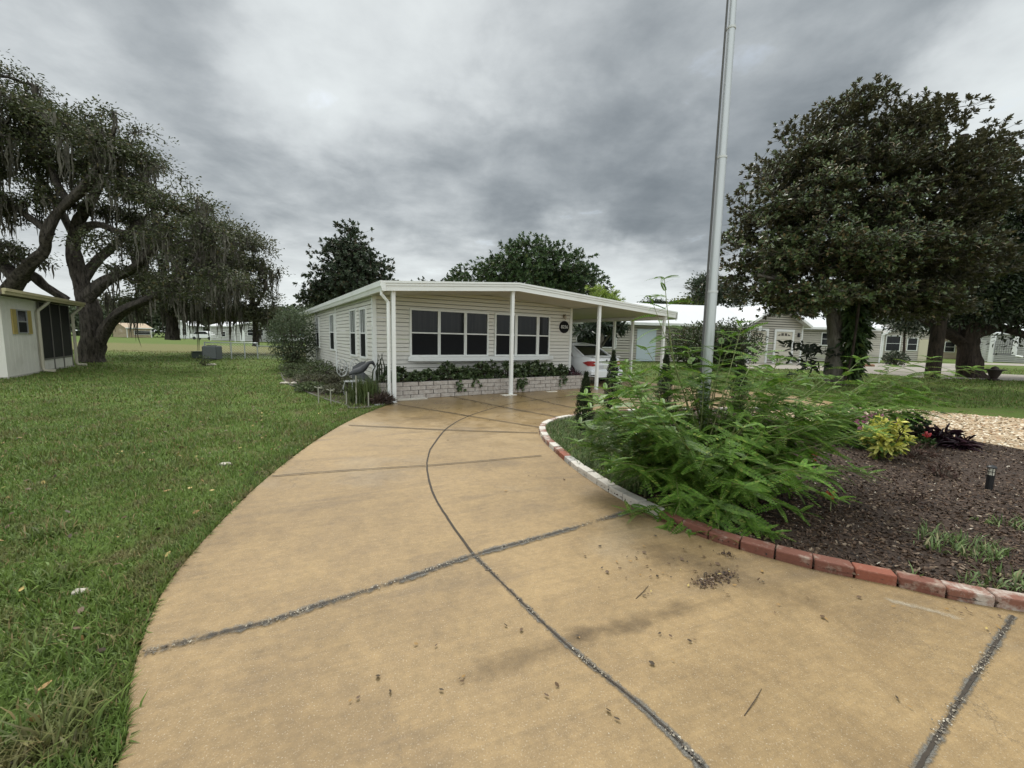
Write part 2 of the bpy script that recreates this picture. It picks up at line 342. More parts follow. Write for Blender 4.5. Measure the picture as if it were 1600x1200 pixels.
class MB:
    def __init__(s, xf=None): s.v = []; s.f = []; s.xf = xf
    def add(s, vs, fs):
        b = len(s.v)
        for p in vs: s.v.append(tuple(s.xf(*p)) if s.xf else tuple(p))
        s.f += [tuple(b+i for i in f) for f in fs]
    def box(s, x0, x1, y0, y1, z0, z1):
        s.add([(x0,y0,z0),(x1,y0,z0),(x1,y1,z0),(x0,y1,z0),(x0,y0,z1),(x1,y0,z1),(x1,y1,z1),(x0,y1,z1)],
              [(0,3,2,1),(4,5,6,7),(0,1,5,4),(1,2,6,5),(2,3,7,6),(3,0,4,7)])
    def cbox(s, x0, x1, y0, y1, z0, z1, c=.01):
        """box with chamfered upper rim"""
        s.add([(x0,y0,z0),(x1,y0,z0),(x1,y1,z0),(x0,y1,z0),(x0,y0,z1-c),(x1,y0,z1-c),(x1,y1,z1-c),(x0,y1,z1-c),
               (x0+c,y0+c,z1),(x1-c,y0+c,z1),(x1-c,y1-c,z1),(x0+c,y1-c,z1)],
              [(0,3,2,1),(8,9,10,11),(0,1,5,4),(1,2,6,5),(2,3,7,6),(3,0,4,7),(4,5,9,8),(5,6,10,9),(6,7,11,10),(7,4,8,11)])
    def quad(s, a, b, c, d): s.add([a,b,c,d], [(0,1,2,3)])
    def prism(s, poly, axis_pts):
        """poly list of (a,b); axis_pts(a,b,t) -> point, t = 0/1"""
        n = len(poly); vs = [axis_pts(a,b,0) for a,b in poly] + [axis_pts(a,b,1) for a,b in poly]
        s.add(vs, [tuple(range(n))[::-1], tuple(range(n, 2*n))] + [(i,(i+1)%n,(i+1)%n+n,i+n) for i in range(n)])
    def tube(s, pts, rad, n=8, caps=True):
        pts = [np.array(p, dtype=float) for p in pts]
        rad = rad if hasattr(rad, '__len__') else [rad]*len(pts)
        V = []; ref = None
        for i, p in enumerate(pts):
            t = pts[min(i+1, len(pts)-1)] - pts[max(i-1, 0)]; t = t/(np.linalg.norm(t)+1e-9)
            if ref is None: ref = np.array([1., 0, 0]) if abs(t[0]) < .8 else np.array([0, 1., 0])
            a = np.cross(t, ref); a /= np.linalg.norm(a)+1e-9; b = np.cross(t, a); ref = -b if False else ref
            for k in range(n):
                w = 2*math.pi*k/n; V.append(p + (a*math.cos(w) + b*math.sin(w))*rad[i])
        F = [(i*n+k, i*n+(k+1)%n, (i+1)*n+(k+1)%n, (i+1)*n+k) for i in range(len(pts)-1) for k in range(n)]
        if caps: F += [tuple(range(n))[::-1], tuple((len(pts)-1)*n+k for k in range(n))]
        s.add(V, F)
    def build(s, name, mat, parent=None, smooth=False, bevel=0):
        o = npmesh(name, s.v, s.f, mat, parent, smooth)
        if bevel:
            b = o.modifiers.new('bevel', 'BEVEL'); b.width = bevel; b.segments = 2; b.limit_method = 'ANGLE'
        if smooth:
            try: o.data.set_sharp_from_angle(angle=R(40))
            except Exception: pass
        return o

def unit(a): return a/(np.linalg.norm(a, axis=-1, keepdims=True)+1e-9)
def rand_unit(n): return unit(rng.normal(size=(n, 3)))
def leaves(name, P, Dr, Nn, Ln, Wd, mat, parent=None, fold=.12, droop=0.0, a1=.3, a2=.72):
    """one folded two-quad leaf per point"""
    n = len(P); Dr = unit(Dr); Sd = unit(np.cross(Dr, Nn)); Nn = np.cross(Sd, Dr)
    Ln = np.broadcast_to(np.asarray(Ln, float), (n,))[:, None]; Wd = np.broadcast_to(np.asarray(Wd, float), (n,))[:, None]
    dz = np.array([0, 0, -1.0])
    def pt(a, s_, up): return P + Dr*Ln*a + Sd*Wd*s_ + Nn*Wd*up + dz*Ln*droop*a*a
    V = np.stack([pt(0, 0, 0), pt(a1, .5, fold*2), pt(a2, .42, fold*2), pt(1, 0, 0), pt(a2, -.42, fold*2), pt(a1, -.5, fold*2)], 1).reshape(-1, 3)
    b = np.arange(n)[:, None]*6
    F = np.concatenate([b+np.array([0, 1, 2, 3]), b+np.array([0, 3, 4, 5])])
    return npmesh(name, V, F, mat, parent)
def rosettes(name, T, A, nl, Ln, Wd, mat, parent=None, spread=.9, droop=.1, jit=.25, fold=.1):
    """nl leaves radiating from each tip T about axis A"""
    n = len(T); A = unit(A)
    ref = np.where(np.abs(A[:, 2:3]) < .9, np.array([[0, 0, 1.]]), np.array([[1., 0, 0]]))
    X = unit(np.cross(A, ref)); Y = np.cross(A, X)
    P = []; Dr = []; Nn = []; Lf = []
    ph0 = rng.random(n)*6.28
    for k in range(nl):
        ph = ph0 + k*2.4 + rng.normal(size=n)*.2
        rad = X*np.cos(ph)[:, None] + Y*np.sin(ph)[:, None]
        sp = spread*(.45 + .75*k/nl) + rng.normal(size=n)*jit*.5
        d = rad*np.sin(sp)[:, None] + A*np.cos(sp)[:, None]
        P.append(T - A*(Ln*.5*(k/nl)) ); Dr.append(d); Nn.append(unit(A*np.sin(sp)[:, None]*1.0 - rad*np.cos(sp)[:, None] + rand_unit(n)*.25))
        Lf.append(Ln*(.7+.5*rng.random(n)))
    P = np.concatenate(P); Dr = np.concatenate(Dr); Nn = np.concatenate(Nn); Lf = np.concatenate(Lf)
    return leaves(name, P, Dr, Nn, Lf, Lf*(Wd/Ln), mat, parent, droop=droop, fold=fold)

def pip(poly, X, Y):
    poly = np.asarray(poly)[:, :2]; ins = np.zeros(len(X), bool); j = len(poly)-1
    for i in range(len(poly)):
        xi, yi = poly[i]; xj, yj = poly[j]
        c = ((yi > Y) != (yj > Y)) & (X < (xj-xi)*(Y-yi)/(yj-yi+1e-12)+xi)
        ins ^= c; j = i
    return ins
def smooth_path(pts, per=8):
    pts = [np.array(p, float) for p in pts]; out = []
    for i in range(len(pts)-1):
        p0 = pts[max(i-1, 0)]; p1 = pts[i]; p2 = pts[i+1]; p3 = pts[min(i+2, len(pts)-1)]
        for k in range(per):
            t = k/per
            out.append(.5*((2*p1)+(-p0+p2)*t+(2*p0-5*p1+4*p2-p3)*t*t+(-p0+3*p1-3*p2+p3)*t**3))
    out.append(pts[-1]); return np.array(out)

# ================================================================== GROUND
gm = m_ground(); BL = m_blade(); CONC = m_concrete()
o = npmesh('ground', [(-900, -60, 0), (900, -60, 0), (900, 1500, 0), (-900, 1500, 0)], [(0, 1, 2, 3)], gm); tag(o, kind='structure')

left_edge = smooth_path([(-.9, -3), (-1.05, -.5), (-1.2, .7)] + [G(*q)[:2] for q in [(185,1200),(200,1100),(222,1010),(255,930),(300,870),(345,820),(400,765),(460,715),(510,680),(555,655),(598,637)]], 5)
isl_in = smooth_path([(9.5, 1.35), (6.5, 1.5), (4.4, 1.9)] + [G(*q)[:2] for q in [(1600,962),(1500,945),(1385,918),(1265,893),(1130,855),(1060,828),(1000,800),(950,772),(900,738),(870,712),(848,690),(843,672),(862,660),(900,653),(960,646),(1040,644),(1150,642)]] + [(7.1, 10.2)], 6)
drive = list(left_edge) + [HP(-.05, -.18)[:2], HP(-.05, .9)[:2], HP(6.6, .9)[:2], HP(6.75, 8.5)[:2], HP(10.0, 8.5)[:2], HP(10.0, .2)[:2],
         (7.2, 13.9), (8.2, 13.3), (8.9, 12.4), (8.9, 11.4), (8.2, 10.7)] + list(isl_in[::-1]) + [(9.5, -3)]
DZ = .022
n_ = len(drive)
V = [(p[0], p[1], DZ) for p in drive] + [(p[0], p[1], -.05) for p in drive]
o = npmesh('driveway', V, [tuple(range(n_))] + [(i, i+n_, (i+1) % n_+n_, (i+1) % n_) for i in range(n_)], CONC); tag(o, kind='structure')

# joints and patches in the slab
def m_joint():
    m, N, L = material('joint_filler'); tc = N('ShaderNodeTexCoord'); at_ = N('ShaderNodeAttribute', attribute_name='mid')
    n = N('ShaderNodeTexNoise', {'Vector': tc.outputs['Object'], 'Scale': 26.0, 'Detail': 8.0, 'Roughness': .7})
    n2 = N('ShaderNodeTexNoise', {'Vector': tc.outputs['Object'], 'Scale': 2.2, 'Detail': 4.0})
    n3 = N('ShaderNodeTexNoise', {'Vector': tc.outputs['Object'], 'Scale': 150.0, 'Detail': 4.0})
    a = N('ShaderNodeMath', {0: n.outputs[0], 1: 1.5, 2: at_.outputs['Fac']}, operation='MULTIPLY_ADD')
    a2 = N('ShaderNodeMath', {0: n2.outputs[0], 1: 1.3, 2: a.outputs[0]}, operation='MULTIPLY_ADD')
    al = N('ShaderNodeMapRange', {0: a2.outputs[0], 1: 1.98, 2: 2.42, 3: 0.0, 4: .92})
    k = N('ShaderNodeMapRange', {0: n3.outputs[0], 1: .35, 2: .65})
    c = N('ShaderNodeMix', {0: k.outputs[0], 6: (.085, .08, .068, 1), 7: (.20, .19, .165, 1)}, data_type='RGBA')
    d = N('ShaderNodeMath', {0: n.outputs[0], 1: .35, 2: at_.outputs['Fac']}, operation='MULTIPLY_ADD')
    dk = N('ShaderNodeMapRange', {0: d.outputs[0], 1: 1.02, 2: 1.10, 3: 0.0, 4: .85})
    c2 = N('ShaderNodeMix', {0: dk.outputs[0], 6: c.outputs[2], 7: (.030, .025, .020, 1)}, data_type='RGBA')
    pr = N('ShaderNodeBsdfPrincipled', {'Base Color': c2.outputs[2], 'Roughness': .85, 'Alpha': al.outputs[0]})
    bp = N('ShaderNodeBump', {'Height': n3.outputs[0], 'Strength': .8, 'Distance': .004}); L(bp.outputs[0], pr.inputs['Normal'])
    N('ShaderNodeOutputMaterial', {0: pr.outputs[0]}); return m
FILL = m_joint()
def m_stain_shade(name, c, amt, sc=9.0, lo=1.75, hi=2.5):
    m, N, L = material(name); tc = N('ShaderNodeTexCoord'); at_ = N('ShaderNodeAttribute', attribute_name='mid')
    n = N('ShaderNodeTexNoise', {'Vector': tc.outputs['Object'], 'Scale': sc, 'Detail': 9.0, 'Roughness': .72})
    n2 = N('ShaderNodeTexNoise', {'Vector': tc.outputs['Object'], 'Scale': 2.6, 'Detail': 4.0})
    a = N('ShaderNodeMath', {0: n.outputs[0], 1: 1.6, 2: at_.outputs['Fac']}, operation='MULTIPLY_ADD')
    a2 = N('ShaderNodeMath', {0: n2.outputs[0], 1: 1.3, 2: a.outputs[0]}, operation='MULTIPLY_ADD')
    al = N('ShaderNodeMapRange', {0: a2.outputs[0], 1: lo, 2: hi, 3: 0.0, 4: amt}, interpolation_type='SMOOTHSTEP')
    pr = N('ShaderNodeBsdfPrincipled', {'Base Color': c+(1,), 'Roughness': .7, 'Alpha': al.outputs[0]})
    N('ShaderNodeOutputMaterial', {0: pr.outputs[0]}); return m
def soft_ribbon(name, pts, w, z, per=12, mat=None, taper=False):
    P = smooth_path(pts, per)[:, :2]; T = unit(np.gradient(P, axis=0)); Nn = np.stack([-T[:, 1], T[:, 0]], 1); n = len(P); V = []; F = []; A = []
    for f, a in ((-.5, 0.), (-.2, .75), (0, 1.), (.2, .75), (.5, 0.)):
        q = P+Nn*w*f; V += [(x, y, z) for x, y in q]; A += [a-(1.1*(1-min(1, 4*k/(n-1), 4*(n-1-k)/(n-1))) if taper else 0) for k in range(n)]
    for r in range(4): F += [(r*n+i, (r+1)*n+i, (r+1)*n+i+1, r*n+i+1) for i in range(n-1)]
    o = npmesh(name, V, F, mat or FILL); at_ = o.data.attributes.new('mid', 'FLOAT', 'POINT'); at_.data.foreach_set('value', np.array(A, dtype=np.float32)); tag(o, kind='structure')
def ribbon(name, pts, w, mat, z, per=6, jit=0.0):
    P = smooth_path(pts, per); T = np.gradient(P[:, :2], axis=0); T = unit(T); Nn = np.stack([-T[:, 1], T[:, 0]], 1)
    wl = w*.5*(1+jit*rng.normal(size=len(P))); wr = w*.5*(1+jit*rng.normal(size=len(P)))
    Lp = P[:, :2]+Nn*wl[:, None]; Rp = P[:, :2]-Nn*wr[:, None]; n = len(P)
    V = [(x, y, z) for x, y in Lp] + [(x, y, z) for x, y in Rp]
    o = npmesh(name, V, [(i, n+i, n+i+1, i+1) for i in range(n-1)], mat); tag(o, kind='structure'); return P
gp = lambda *q: [G(*p)[:2] for p in q]
DIRT_SHADE, SCUFF = m_stain_shade('dirt_and_bush_shade', (.12, .082, .045), .40, 7.0, 1.85, 2.9), m_stain_shade('pale_scuff', (.50, .45, .35), .6, 14.0, 1.9, 2.7)
soft_ribbon('driveway_stain_shade', gp((620, 1120), (720, 1065), (860, 1018), (965, 985), (1100, 948), (1270, 903)), .26, DZ+.0014, mat=DIRT_SHADE, taper=True)
soft_ribbon('driveway_stain_shade', gp((880, 1005), (950, 988), (1040, 972)), .20, DZ+.0018, mat=DIRT_SHADE, taper=True)
soft_ribbon('driveway_stain_shade', gp((960, 830), (1060, 880), (1200, 925), (1330, 965)), .62, DZ+.0022, mat=DIRT_SHADE, taper=True)  # shade at the foot of the bush, painted as a broad dark ribbon
soft_ribbon('driveway_scuff', gp((1350, 935), (1440, 956), (1545, 988)), .12, DZ+.0034, mat=SCUFF, taper=True)
JD = plain('joint_dark', (.045, .035, .025), .9, .4, 30)
curve_px = [(1090,1200),(1000,1110),(870,1000),(740,872),(700,815),(675,770),(667,730),(672,705),(700,670),(740,649),(800,632),(850,625),(905,620)]
cpts = [G(*q)[:2] for q in curve_px]
near = [cpts[0]*1.0+np.array([.25, -.55])] + cpts[:4]
soft_ribbon('driveway_joint', near, .085, DZ+.004)
ribbon('driveway_joint', cpts[3:8], .020, JD, DZ+.004, 8, .15)
ribbon('driveway_joint', cpts[7:], .024, JD, DZ+.0042, 8, .1)
cross = [G(*q)[:2] for q in [(228,1027),(330,1000),(430,975),(520,945),(640,908),(740,873),(860,840),(995,800)]]
soft_ribbon('driveway_joint', cross, .15, DZ+.008)
right = [G(*q)[:2] for q in [(1582,968),(1540,1035),(1490,1115),(1430,1215)]]
soft_ribbon('driveway_joint', right, .075, DZ+.004)
ribbon('driveway_joint', right, .012, JD, DZ+.0055, 24, .3)
ribbon('driveway_joint', near, .007, JD, DZ+.0055, 26, .4)
for a in [[(425,748),(540,739),(665,731)], [(668,731),(750,724),(846,715)], [(545,667),(600,669.6),(712,675),(840,679)], [(622,634),(690,645),(744,654),(848,671)],
          [(690,618),(797,640),(874,654)], [(800,616),(854,630),(905,641)]]:
    ribbon('driveway_joint', [G(*q)[:2] for q in a], .018 if a[0][1] > 700 else .032, JD, DZ+.0125, 4, .12)

def scatter_chips(name, X, Y, z, size, mat, flat=.35, seed=0, asp=(1, 2.5), tilt=.5):
    n = len(X); d = rand_unit(n); d[:, 2] *= tilt*.6; d = unit(d); nn = np.tile([0, 0, 1.], (n, 1))+rng.normal(size=(n, 3))*tilt; s = unit(np.cross(d, nn)); nn = np.cross(s, d)
    Ls = size*(.5+rng.random(n)); Ws = Ls/(asp[0]+(asp[1]-asp[0])*rng.random(n)); Hs = Ws*flat
    P = np.stack([X, Y, np.broadcast_to(z, (n,))], 1)
    D_, S_, N_ = d*Ls[:, None]*.5, s*Ws[:, None]*.5, nn*Hs[:, None]*.5
    V = np.stack([P-D_, P-D_*.3+S_, P+D_*.8+S_*.6, P+D_, P+D_*.2-S_, P-D_*.7-S_*.8, P+N_*2, ], 1).reshape(-1, 3)
    b = np.arange(n)[:, None]*7
    F = np.concatenate([b+np.array([k, (k+1) % 6, 6]) for k in range(6)])
    return npmesh(name, V, F, mat)
SHELLC = m_chip('shell_chip', [(0, (.62, .52, .38)), (.25, (.50, .38, .24)), (.5, (.72, .64, .50)), (.72, (.30, .20, .12)), (.85, (.42, .27, .15))])
MULCHC = m_chip('mulch_chip', [(0, (.046, .026, .015)), (.3, (.076, .043, .025)), (.6, (.026, .017, .012)), (.78, (.135, .088, .055)), (.92, (.24, .18, .125)), (.985, (.48, .43, .35))])
GRITC = m_chip('grit_chip', [(0, (.32, .28, .21)), (.35, (.16, .14, .11)), (.7, (.46, .42, .34)), (.85, (.09, .075, .06))])
jx, jy = [], []
for path, w, n in ((near, .016, 900), (cross, .02, 700), (right, .018, 500)):
    P = smooth_path(path, 30); i = rng.integers(0, len(P)-1, n); t = rng.random(n)[:, None]
    q = P[i][:, :2]*(1-t)+P[i+1][:, :2]*t+rng.normal(size=(n, 2))*w*.6; jx.append(q[:, 0]); jy.append(q[:, 1])
jx = np.concatenate(jx); jy = np.concatenate(jy)
keep = np.sin(jx*7.3+jy*4.1)+np.sin(jy*17+jx*3)+rng.normal(size=len(jx))*.6 > -.2
o = scatter_chips('joint_grit', jx[keep], jy[keep], DZ+.010, .009, GRITC); tag(o, 'broken shell grit showing in the wide grey driveway joints', 'grit', kind='stuff')

# island bed, shells, walkway behind
bed = list(isl_in) + [(8.66, 10.42), (9.77, 10.27), (11.4, 9.17), (16, 6.4), (19, 4.5), (19, 1.0), (9.5, 1.3)]
n_ = len(bed)
o = npmesh('mulch_bed', [(p[0], p[1], .045) for p in bed], [tuple(range(n_))], SOIL); tag(o, kind='structure')
shells = [G(1600,708)[:2]+np.array([3.5,-1.6]), G(1600,708)[:2], G(1500,690)[:2], G(1440,672)[:2], (6.9, 7.9), (5.4, 8.2), (5.2, 9.2), (7.2, 9.95), (8.66, 10.35), (9.77, 10.2), (11.4, 9.1), (16, 6.3)]
o = npmesh('shell_gravel_bed', [(p[0], p[1], .052) for p in shells], [tuple(range(len(shells)))], plain('shell_base', (.36, .27, .17), .9, .3, 30, bump=.6)); tag(o, kind='structure')
def sample_poly(poly, n, bbox=None):
    p = np.asarray([q[:2] for q in poly]); lo, hi = (p.min(0), p.max(0)) if bbox is None else (np.array(bbox[:2]), np.array(bbox[2:]))
    X = lo[0]+(hi[0]-lo[0])*rng.random(n); Y = lo[1]+(hi[1]-lo[1])*rng.random(n); k = pip(p, X, Y); return X[k], Y[k]
X, Y = sample_poly(shells, 16000)
o = scatter_chips('shell_gravel', X, Y, .058, .05, SHELLC); tag(o, 'pale crushed shell and wood chips spread over the strip beyond the mulch', 'gravel', kind='stuff')
X, Y = sample_poly(bed, 260000, (.4, 1.4, 9.5, 9.8))
k = ~pip(shells, X, Y)
dens = np.clip(1.15-.11*np.hypot(X, Y), .25, 1); k &= rng.random(len(X)) < dens
o = scatter_chips('mulch', X[k], Y[k], .052, .030, MULCHC, asp=(1.5, 4), tilt=.8); tag(o, 'dark brown bark mulch with pale chips covering the garden island', 'mulch', kind='stuff')

# neighbour's concrete, paths
PAVE = plain('grey_pavement', (.29, .265, .225), .85, .10, .3, dirt=(.22, .18, .13, .4))
def sheet(name, pts, mat, z): o = npmesh(name, [(p[0], p[1], z) for p in pts], [tuple(range(len(pts)))], mat); tag(o, kind='structure'); return o
ND = [G(1130,575)[:2], G(1240,577)[:2], G(1330,582)[:2], G(1400,587)[:2], G(1456,592)[:2], G(1530,593)[:2], G(1640,597)[:2], G(1640,588)[:2], G(1530,583)[:2], G(1512,578)[:2], (44, 40), G(1420,566)[:2], G(1340,569)[:2], (27, 33.2), (24.8, 36.5), (19.2, 34.4)]
sheet('neighbour_driveway', ND, PAVE, .012)
sheet('road', [G(1525,569.5)[:2], G(1640,573)[:2]+np.array([6, -4]), G(1640,569)[:2]+np.array([10, -4]), G(1525,566.5)[:2]], PAVE, .010)
sheet('far_lane', [(-75, 96), (-75, 99), (0, 99), (0, 96)], PAVE, .010)

# lawn grass
def in_lawn(X, Y):
    k = ~pip(drive, X, Y) & ~pip(bed, X, Y)
    hp = [HP(-.4, 1.4), HP(-.3, 17.6), HP(6.9, 17.6), HP(6.9, 1.4)]
    return k & ~pip(hp, X, Y) & ~pip(ND, X, Y)
def blades(name, X, Y, z, h, w, mat=BL, lay=.8, label=''):
    n = len(X); az = rng.random(n)*6.283; ln = h*(.55+.9*rng.random(n)); lean = np.clip(rng.normal(lay, .35, n), .1, 1.35)
    d = np.stack([np.cos(az), np.sin(az), np.zeros(n)], 1); s = np.stack([-np.sin(az), np.cos(az), np.zeros(n)], 1)
    up = np.array([0, 0, 1.])
    P = np.stack([X, Y, np.broadcast_to(z, (n,))], 1)
    w_ = (w*(.6+.8*rng.random(n)))[:, None]*.5
    m1 = P + (d*np.sin(lean*.6)[:, None]+up*np.cos(lean*.6)[:, None])*ln[:, None]*.5
    t = m1 + (d*np.sin(lean*1.25)[:, None]+up*np.cos(lean*1.25)[:, None])*ln[:, None]*.55
    V = np.stack([P-s*w_, P+s*w_, m1+s*w_*.9, m1-s*w_*.9, t], 1).reshape(-1, 3)
    b = np.arange(n)*5
    Q = np.stack([b, b+1, b+2, b+3], 1); T = np.stack([b+3, b+2, b+4, b+4], 1)
    me_V = V; F = [tuple(q) for q in Q] if False else None
    # triangles only, so that one array can hold everything
    Tr = np.concatenate([np.stack([b, b+1, b+2], 1), np.stack([b, b+2, b+3], 1), np.stack([b+3, b+2, b+4], 1)])
    return npmesh(name, V, Tr, mat)
gx, gy, gh, gw = [], [], [], []
def band(n, y0, y1, x0f, x1f, h, w):
    Y = y0+(y1-y0)*rng.random(n); X = (x0f+(x1f-x0f)*rng.random(n))*(Y+.6)
    k = in_lawn(X, Y)
    cl = .5+.5*np.sin(X*2.1+1.3*np.sin(Y*1.7))*np.sin(Y*2.6+1.1*np.sin(X*1.9)); k &= rng.random(n) < .45+.55*cl
    X, Y = X[k], Y[k]; gx.append(X); gy.append(Y); gh.append(h*(.7+.6*cl[k])); gw.append(np.full(len(X), w))
band(100000, .6, 4.5, -1.45, -.35, .050, .0065)
band(75000, 4.5, 9, -1.35, -.25, .062, .009)
band(70000, 9, 17, -1.35, -.2, .07, .014)
band(60000, 17, 34, -1.3, 1.3, .09, .026)
band(26000, 11, 21, .35, 1.4, .08, .018)
# longer fringe along the slab's left edge
E_ = smooth_path(left_edge, 20); i = rng.integers(0, len(E_), 9000); nn = rng.random(9000)**2*.28
gx.append(E_[i][:, 0]-nn*.95-.01); gy.append(E_[i][:, 1]+nn*.2*rng.normal(size=9000)); gh.append(np.full(9000, .060)); gw.append(np.full(9000, .007))
# tall clumps in the left corner
for (cx, cy, n, hh) in [(-1.75, 1.45, 160, .13), (-2.2, 1.9, 120, .11), (-2.9, 2.5, 200, .11), (-3.6, 3.1, 180, .10), (-1.7, 1.1, 120, .13), (-4.6, 3.3, 140, .10)]:
    gx.append(cx+rng.normal(size=n)*.09); gy.append(cy+rng.normal(size=n)*.09); gh.append(np.full(n, hh)); gw.append(np.full(n, .009))
X = np.concatenate(gx); Y = np.concatenate(gy)
o = blades('lawn_grass', X, Y, 0.0, np.concatenate(gh), np.concatenate(gw)); tag(o, 'short green lawn grass with dry brown blades around the driveway', 'grass', kind='stuff')
# grass in the island, behind the whitewashed bricks
isl_grass = [G(*q)[:2] for q in [(1010,785),(955,768),(903,733),(876,708),(856,688),(852,673),(870,663),(905,657),(960,650),(1040,660),(1020,700),(1030,760)]]
X, Y = sample_poly(isl_grass, 52000)
IG = leafmat('island_grass_blade', (.075, .12, .035), (.15, .21, .07), .55, .2, (.30, .27, .14), .9)
o = blades('island_grass', X, Y, .045, .085, .010, IG, .7); tag(o, 'pale weedy grass inside the whitewashed brick edging of the island', 'grass', kind='stuff')
X, Y = sample_poly([(2.7, 2.62), (4.6, 2.1), (4.9, 3.5), (3.9, 3.7), (3.0, 3.0)], 4200)
k = (np.sin(X*6)+np.sin(Y*7+X*3)) > .1
o = blades('weeds', X[k], Y[k], .045, .085, .010, IG, .8); tag(o, 'thin pale weeds growing through the mulch near the right-hand bricks', 'weeds', kind='stuff')

# litter: fallen leaves and twigs on the slab
LIT = m_chip('leaf_litter', [(0, (.10, .06, .03)), (.4, (.05, .035, .02)), (.65, (.28, .17, .06)), (.88, (.40, .30, .10))])
lp = [(718,1070),(722,1074),(1075,922),(1030,998),(1100,905),(792,770),(935,760),(838,748),(880,752),(1012,935),(1085,1008),(905,1005),(1210,965),(1290,975),(1395,955),(1500,965),(1515,965),(1560,970),(1540,990),(1330,925),(1480,948),(1400,1100),(950,1120),(870,1080),(610,1090),(650,1015),(560,1100),(640,690),(560,660),(700,690),(1000,905),(1065,880),(1130,930),(1050,1040),(790,985)]
P = np.array([G(*q)[:2] for q in lp]); P = np.concatenate([P, P+rng.normal(size=P.shape)*.05, np.stack([1.3+rng.normal(size=60)*.35, 2.75+rng.normal(size=60)*.22], 1)])
k = pip(drive, P[:, 0], P[:, 1]); P = P[k]
o = scatter_chips('leaf_litter', P[:, 0], P[:, 1], DZ+.012, .024, LIT, flat=.1, asp=(1.2, 3), tilt=.3); tag(o, 'small dead brown leaves scattered over the tan driveway', 'leaves', kind='stuff')
P = np.array([G(*q)[:2]+rng.normal(size=2)*.030 for q in [(1095,918),(1105,915),(1115,910),(1128,906),(1140,902),(1135,872)]*60])
o = scatter_chips('dirt_clump', P[:, 0], P[:, 1], DZ+.008, .014, MULCHC, flat=.3); tag(o, 'dark clump of dirt and bark crumbs on the driveway below the feathery bush', 'dirt', kind='stuff')
X = -1.5-rng.random(900)*6; Y = 1+rng.random(900)*8; k = in_lawn(X, Y)
o = scatter_chips('lawn_litter', X[k], Y[k], .03, .045, LIT, flat=.1, asp=(1.5, 3)); tag(o, 'dead brown leaves lying in the lawn left of the driveway', 'leaves', kind='stuff')
def twig(a, b, r, label):
    m = MB(); A, B = G(*a, DZ+r), G(*b, DZ+r); mid = (A+B)/2+np.array([.012, .006, .004]); m.tube([A, mid, B], [r, r*1.1, r*.5], 6)
    tag(m.build('twig', TWIG), label, 'twig')
twig((1163,1118), (1190,1076), .0017, 'thin straight twig lying on the driveway near the lower right corner')
twig((758,891), (770,894), .002, 'tiny curved twig lying on the driveway right of the wide joint crossing')
twig((994,935), (1013,915), .002, 'small forked twig lying on the driveway below the feathery bush')

# ================================================================== BRICK BORDER
BR = {}
def brickmat(name, c, top, amt):
    m, N, L = material(name); tc = N('ShaderNodeTexCoord'); oi = N('ShaderNodeObjectInfo')
    vv = N('ShaderNodeVectorMath', operation='ADD'); L(tc.outputs['Object'], vv.inputs[0])
    off = N('ShaderNodeVectorMath', operation='SCALE'); L(oi.outputs['Location'], off.inputs[0]); off.inputs['Scale'].default_value = 3.1; L(off.outputs[0], vv.inputs[1])
    n = N('ShaderNodeTexNoise', {'Vector': vv.outputs[0], 'Scale': 9.0, 'Detail': 8.0, 'Roughness': .7})
    n2 = N('ShaderNodeTexNoise', {'Vector': vv.outputs[0], 'Scale': 60.0, 'Detail': 5.0})
    k = N('ShaderNodeMapRange', {0: n.outputs[0], 1: .62-.5*amt, 2: .78-.4*amt, 3: 0, 4: .9})
    base = N('ShaderNodeMix', {0: n2.outputs[0], 6: tuple(x*.75 for x in c)+(1,), 7: tuple(min(1, x*1.25) for x in c)+(1,)}, data_type='RGBA')
    cc = N('ShaderNodeMix', {0: k.outputs[0], 6: base.outputs[2], 7: top+(1,)}, data_type='RGBA')
    pr = N('ShaderNodeBsdfPrincipled', {'Base Color': cc.outputs[2], 'Roughness': .75})
    bp = N('ShaderNodeBump', {'Height': n2.outputs[0], 'Strength': .5, 'Distance': .004}); L(bp.outputs[0], pr.inputs['Normal'])
    N('ShaderNodeOutputMaterial', {0: pr.outputs[0]}); return m
BR['r'] = (brickmat('brick_red', (.165, .062, .040), (.36, .29, .23), .20), 'plain red')
BR['b'] = (brickmat('brick_bright', (.235, .075, .043), (.34, .22, .16), .16), 'bright orange red')
BR['m'] = (brickmat('brick_worn', (.20, .085, .055), (.50, .46, .40), .35), 'half whitewashed dark red')
BR['w'] = (brickmat('brick_white', (.36, .31, .26), (.56, .53, .47), .80), 'fully whitewashed')
BR['g'] = (brickmat('brick_grey', (.22, .20, .18), (.46, .45, .42), .4), 'dull grey')
ordw = ['first', 'second', 'third', 'fourth', 'fifth', 'sixth', 'seventh', 'eighth', 'ninth', 'tenth']
path = smooth_path(isl_in, 3)[:, :2]; seg = np.r_[0, np.cumsum(np.linalg.norm(np.diff(path, axis=0), axis=1))]
i0 = np.argmin(np.linalg.norm(path-G(1600,958)[:2], axis=1)); s0 = seg[i0]-.10
BLEN = .232
codes = 'mmrbrrrrrr'+'wwwwwww'+'gbmwmmwmwmwwmw'
cols = {'m': 'm', 'r': 'r'}
def brick_at(s): return np.array([np.interp(s, seg, path[:, 0]), np.interp(s, seg, path[:, 1])])
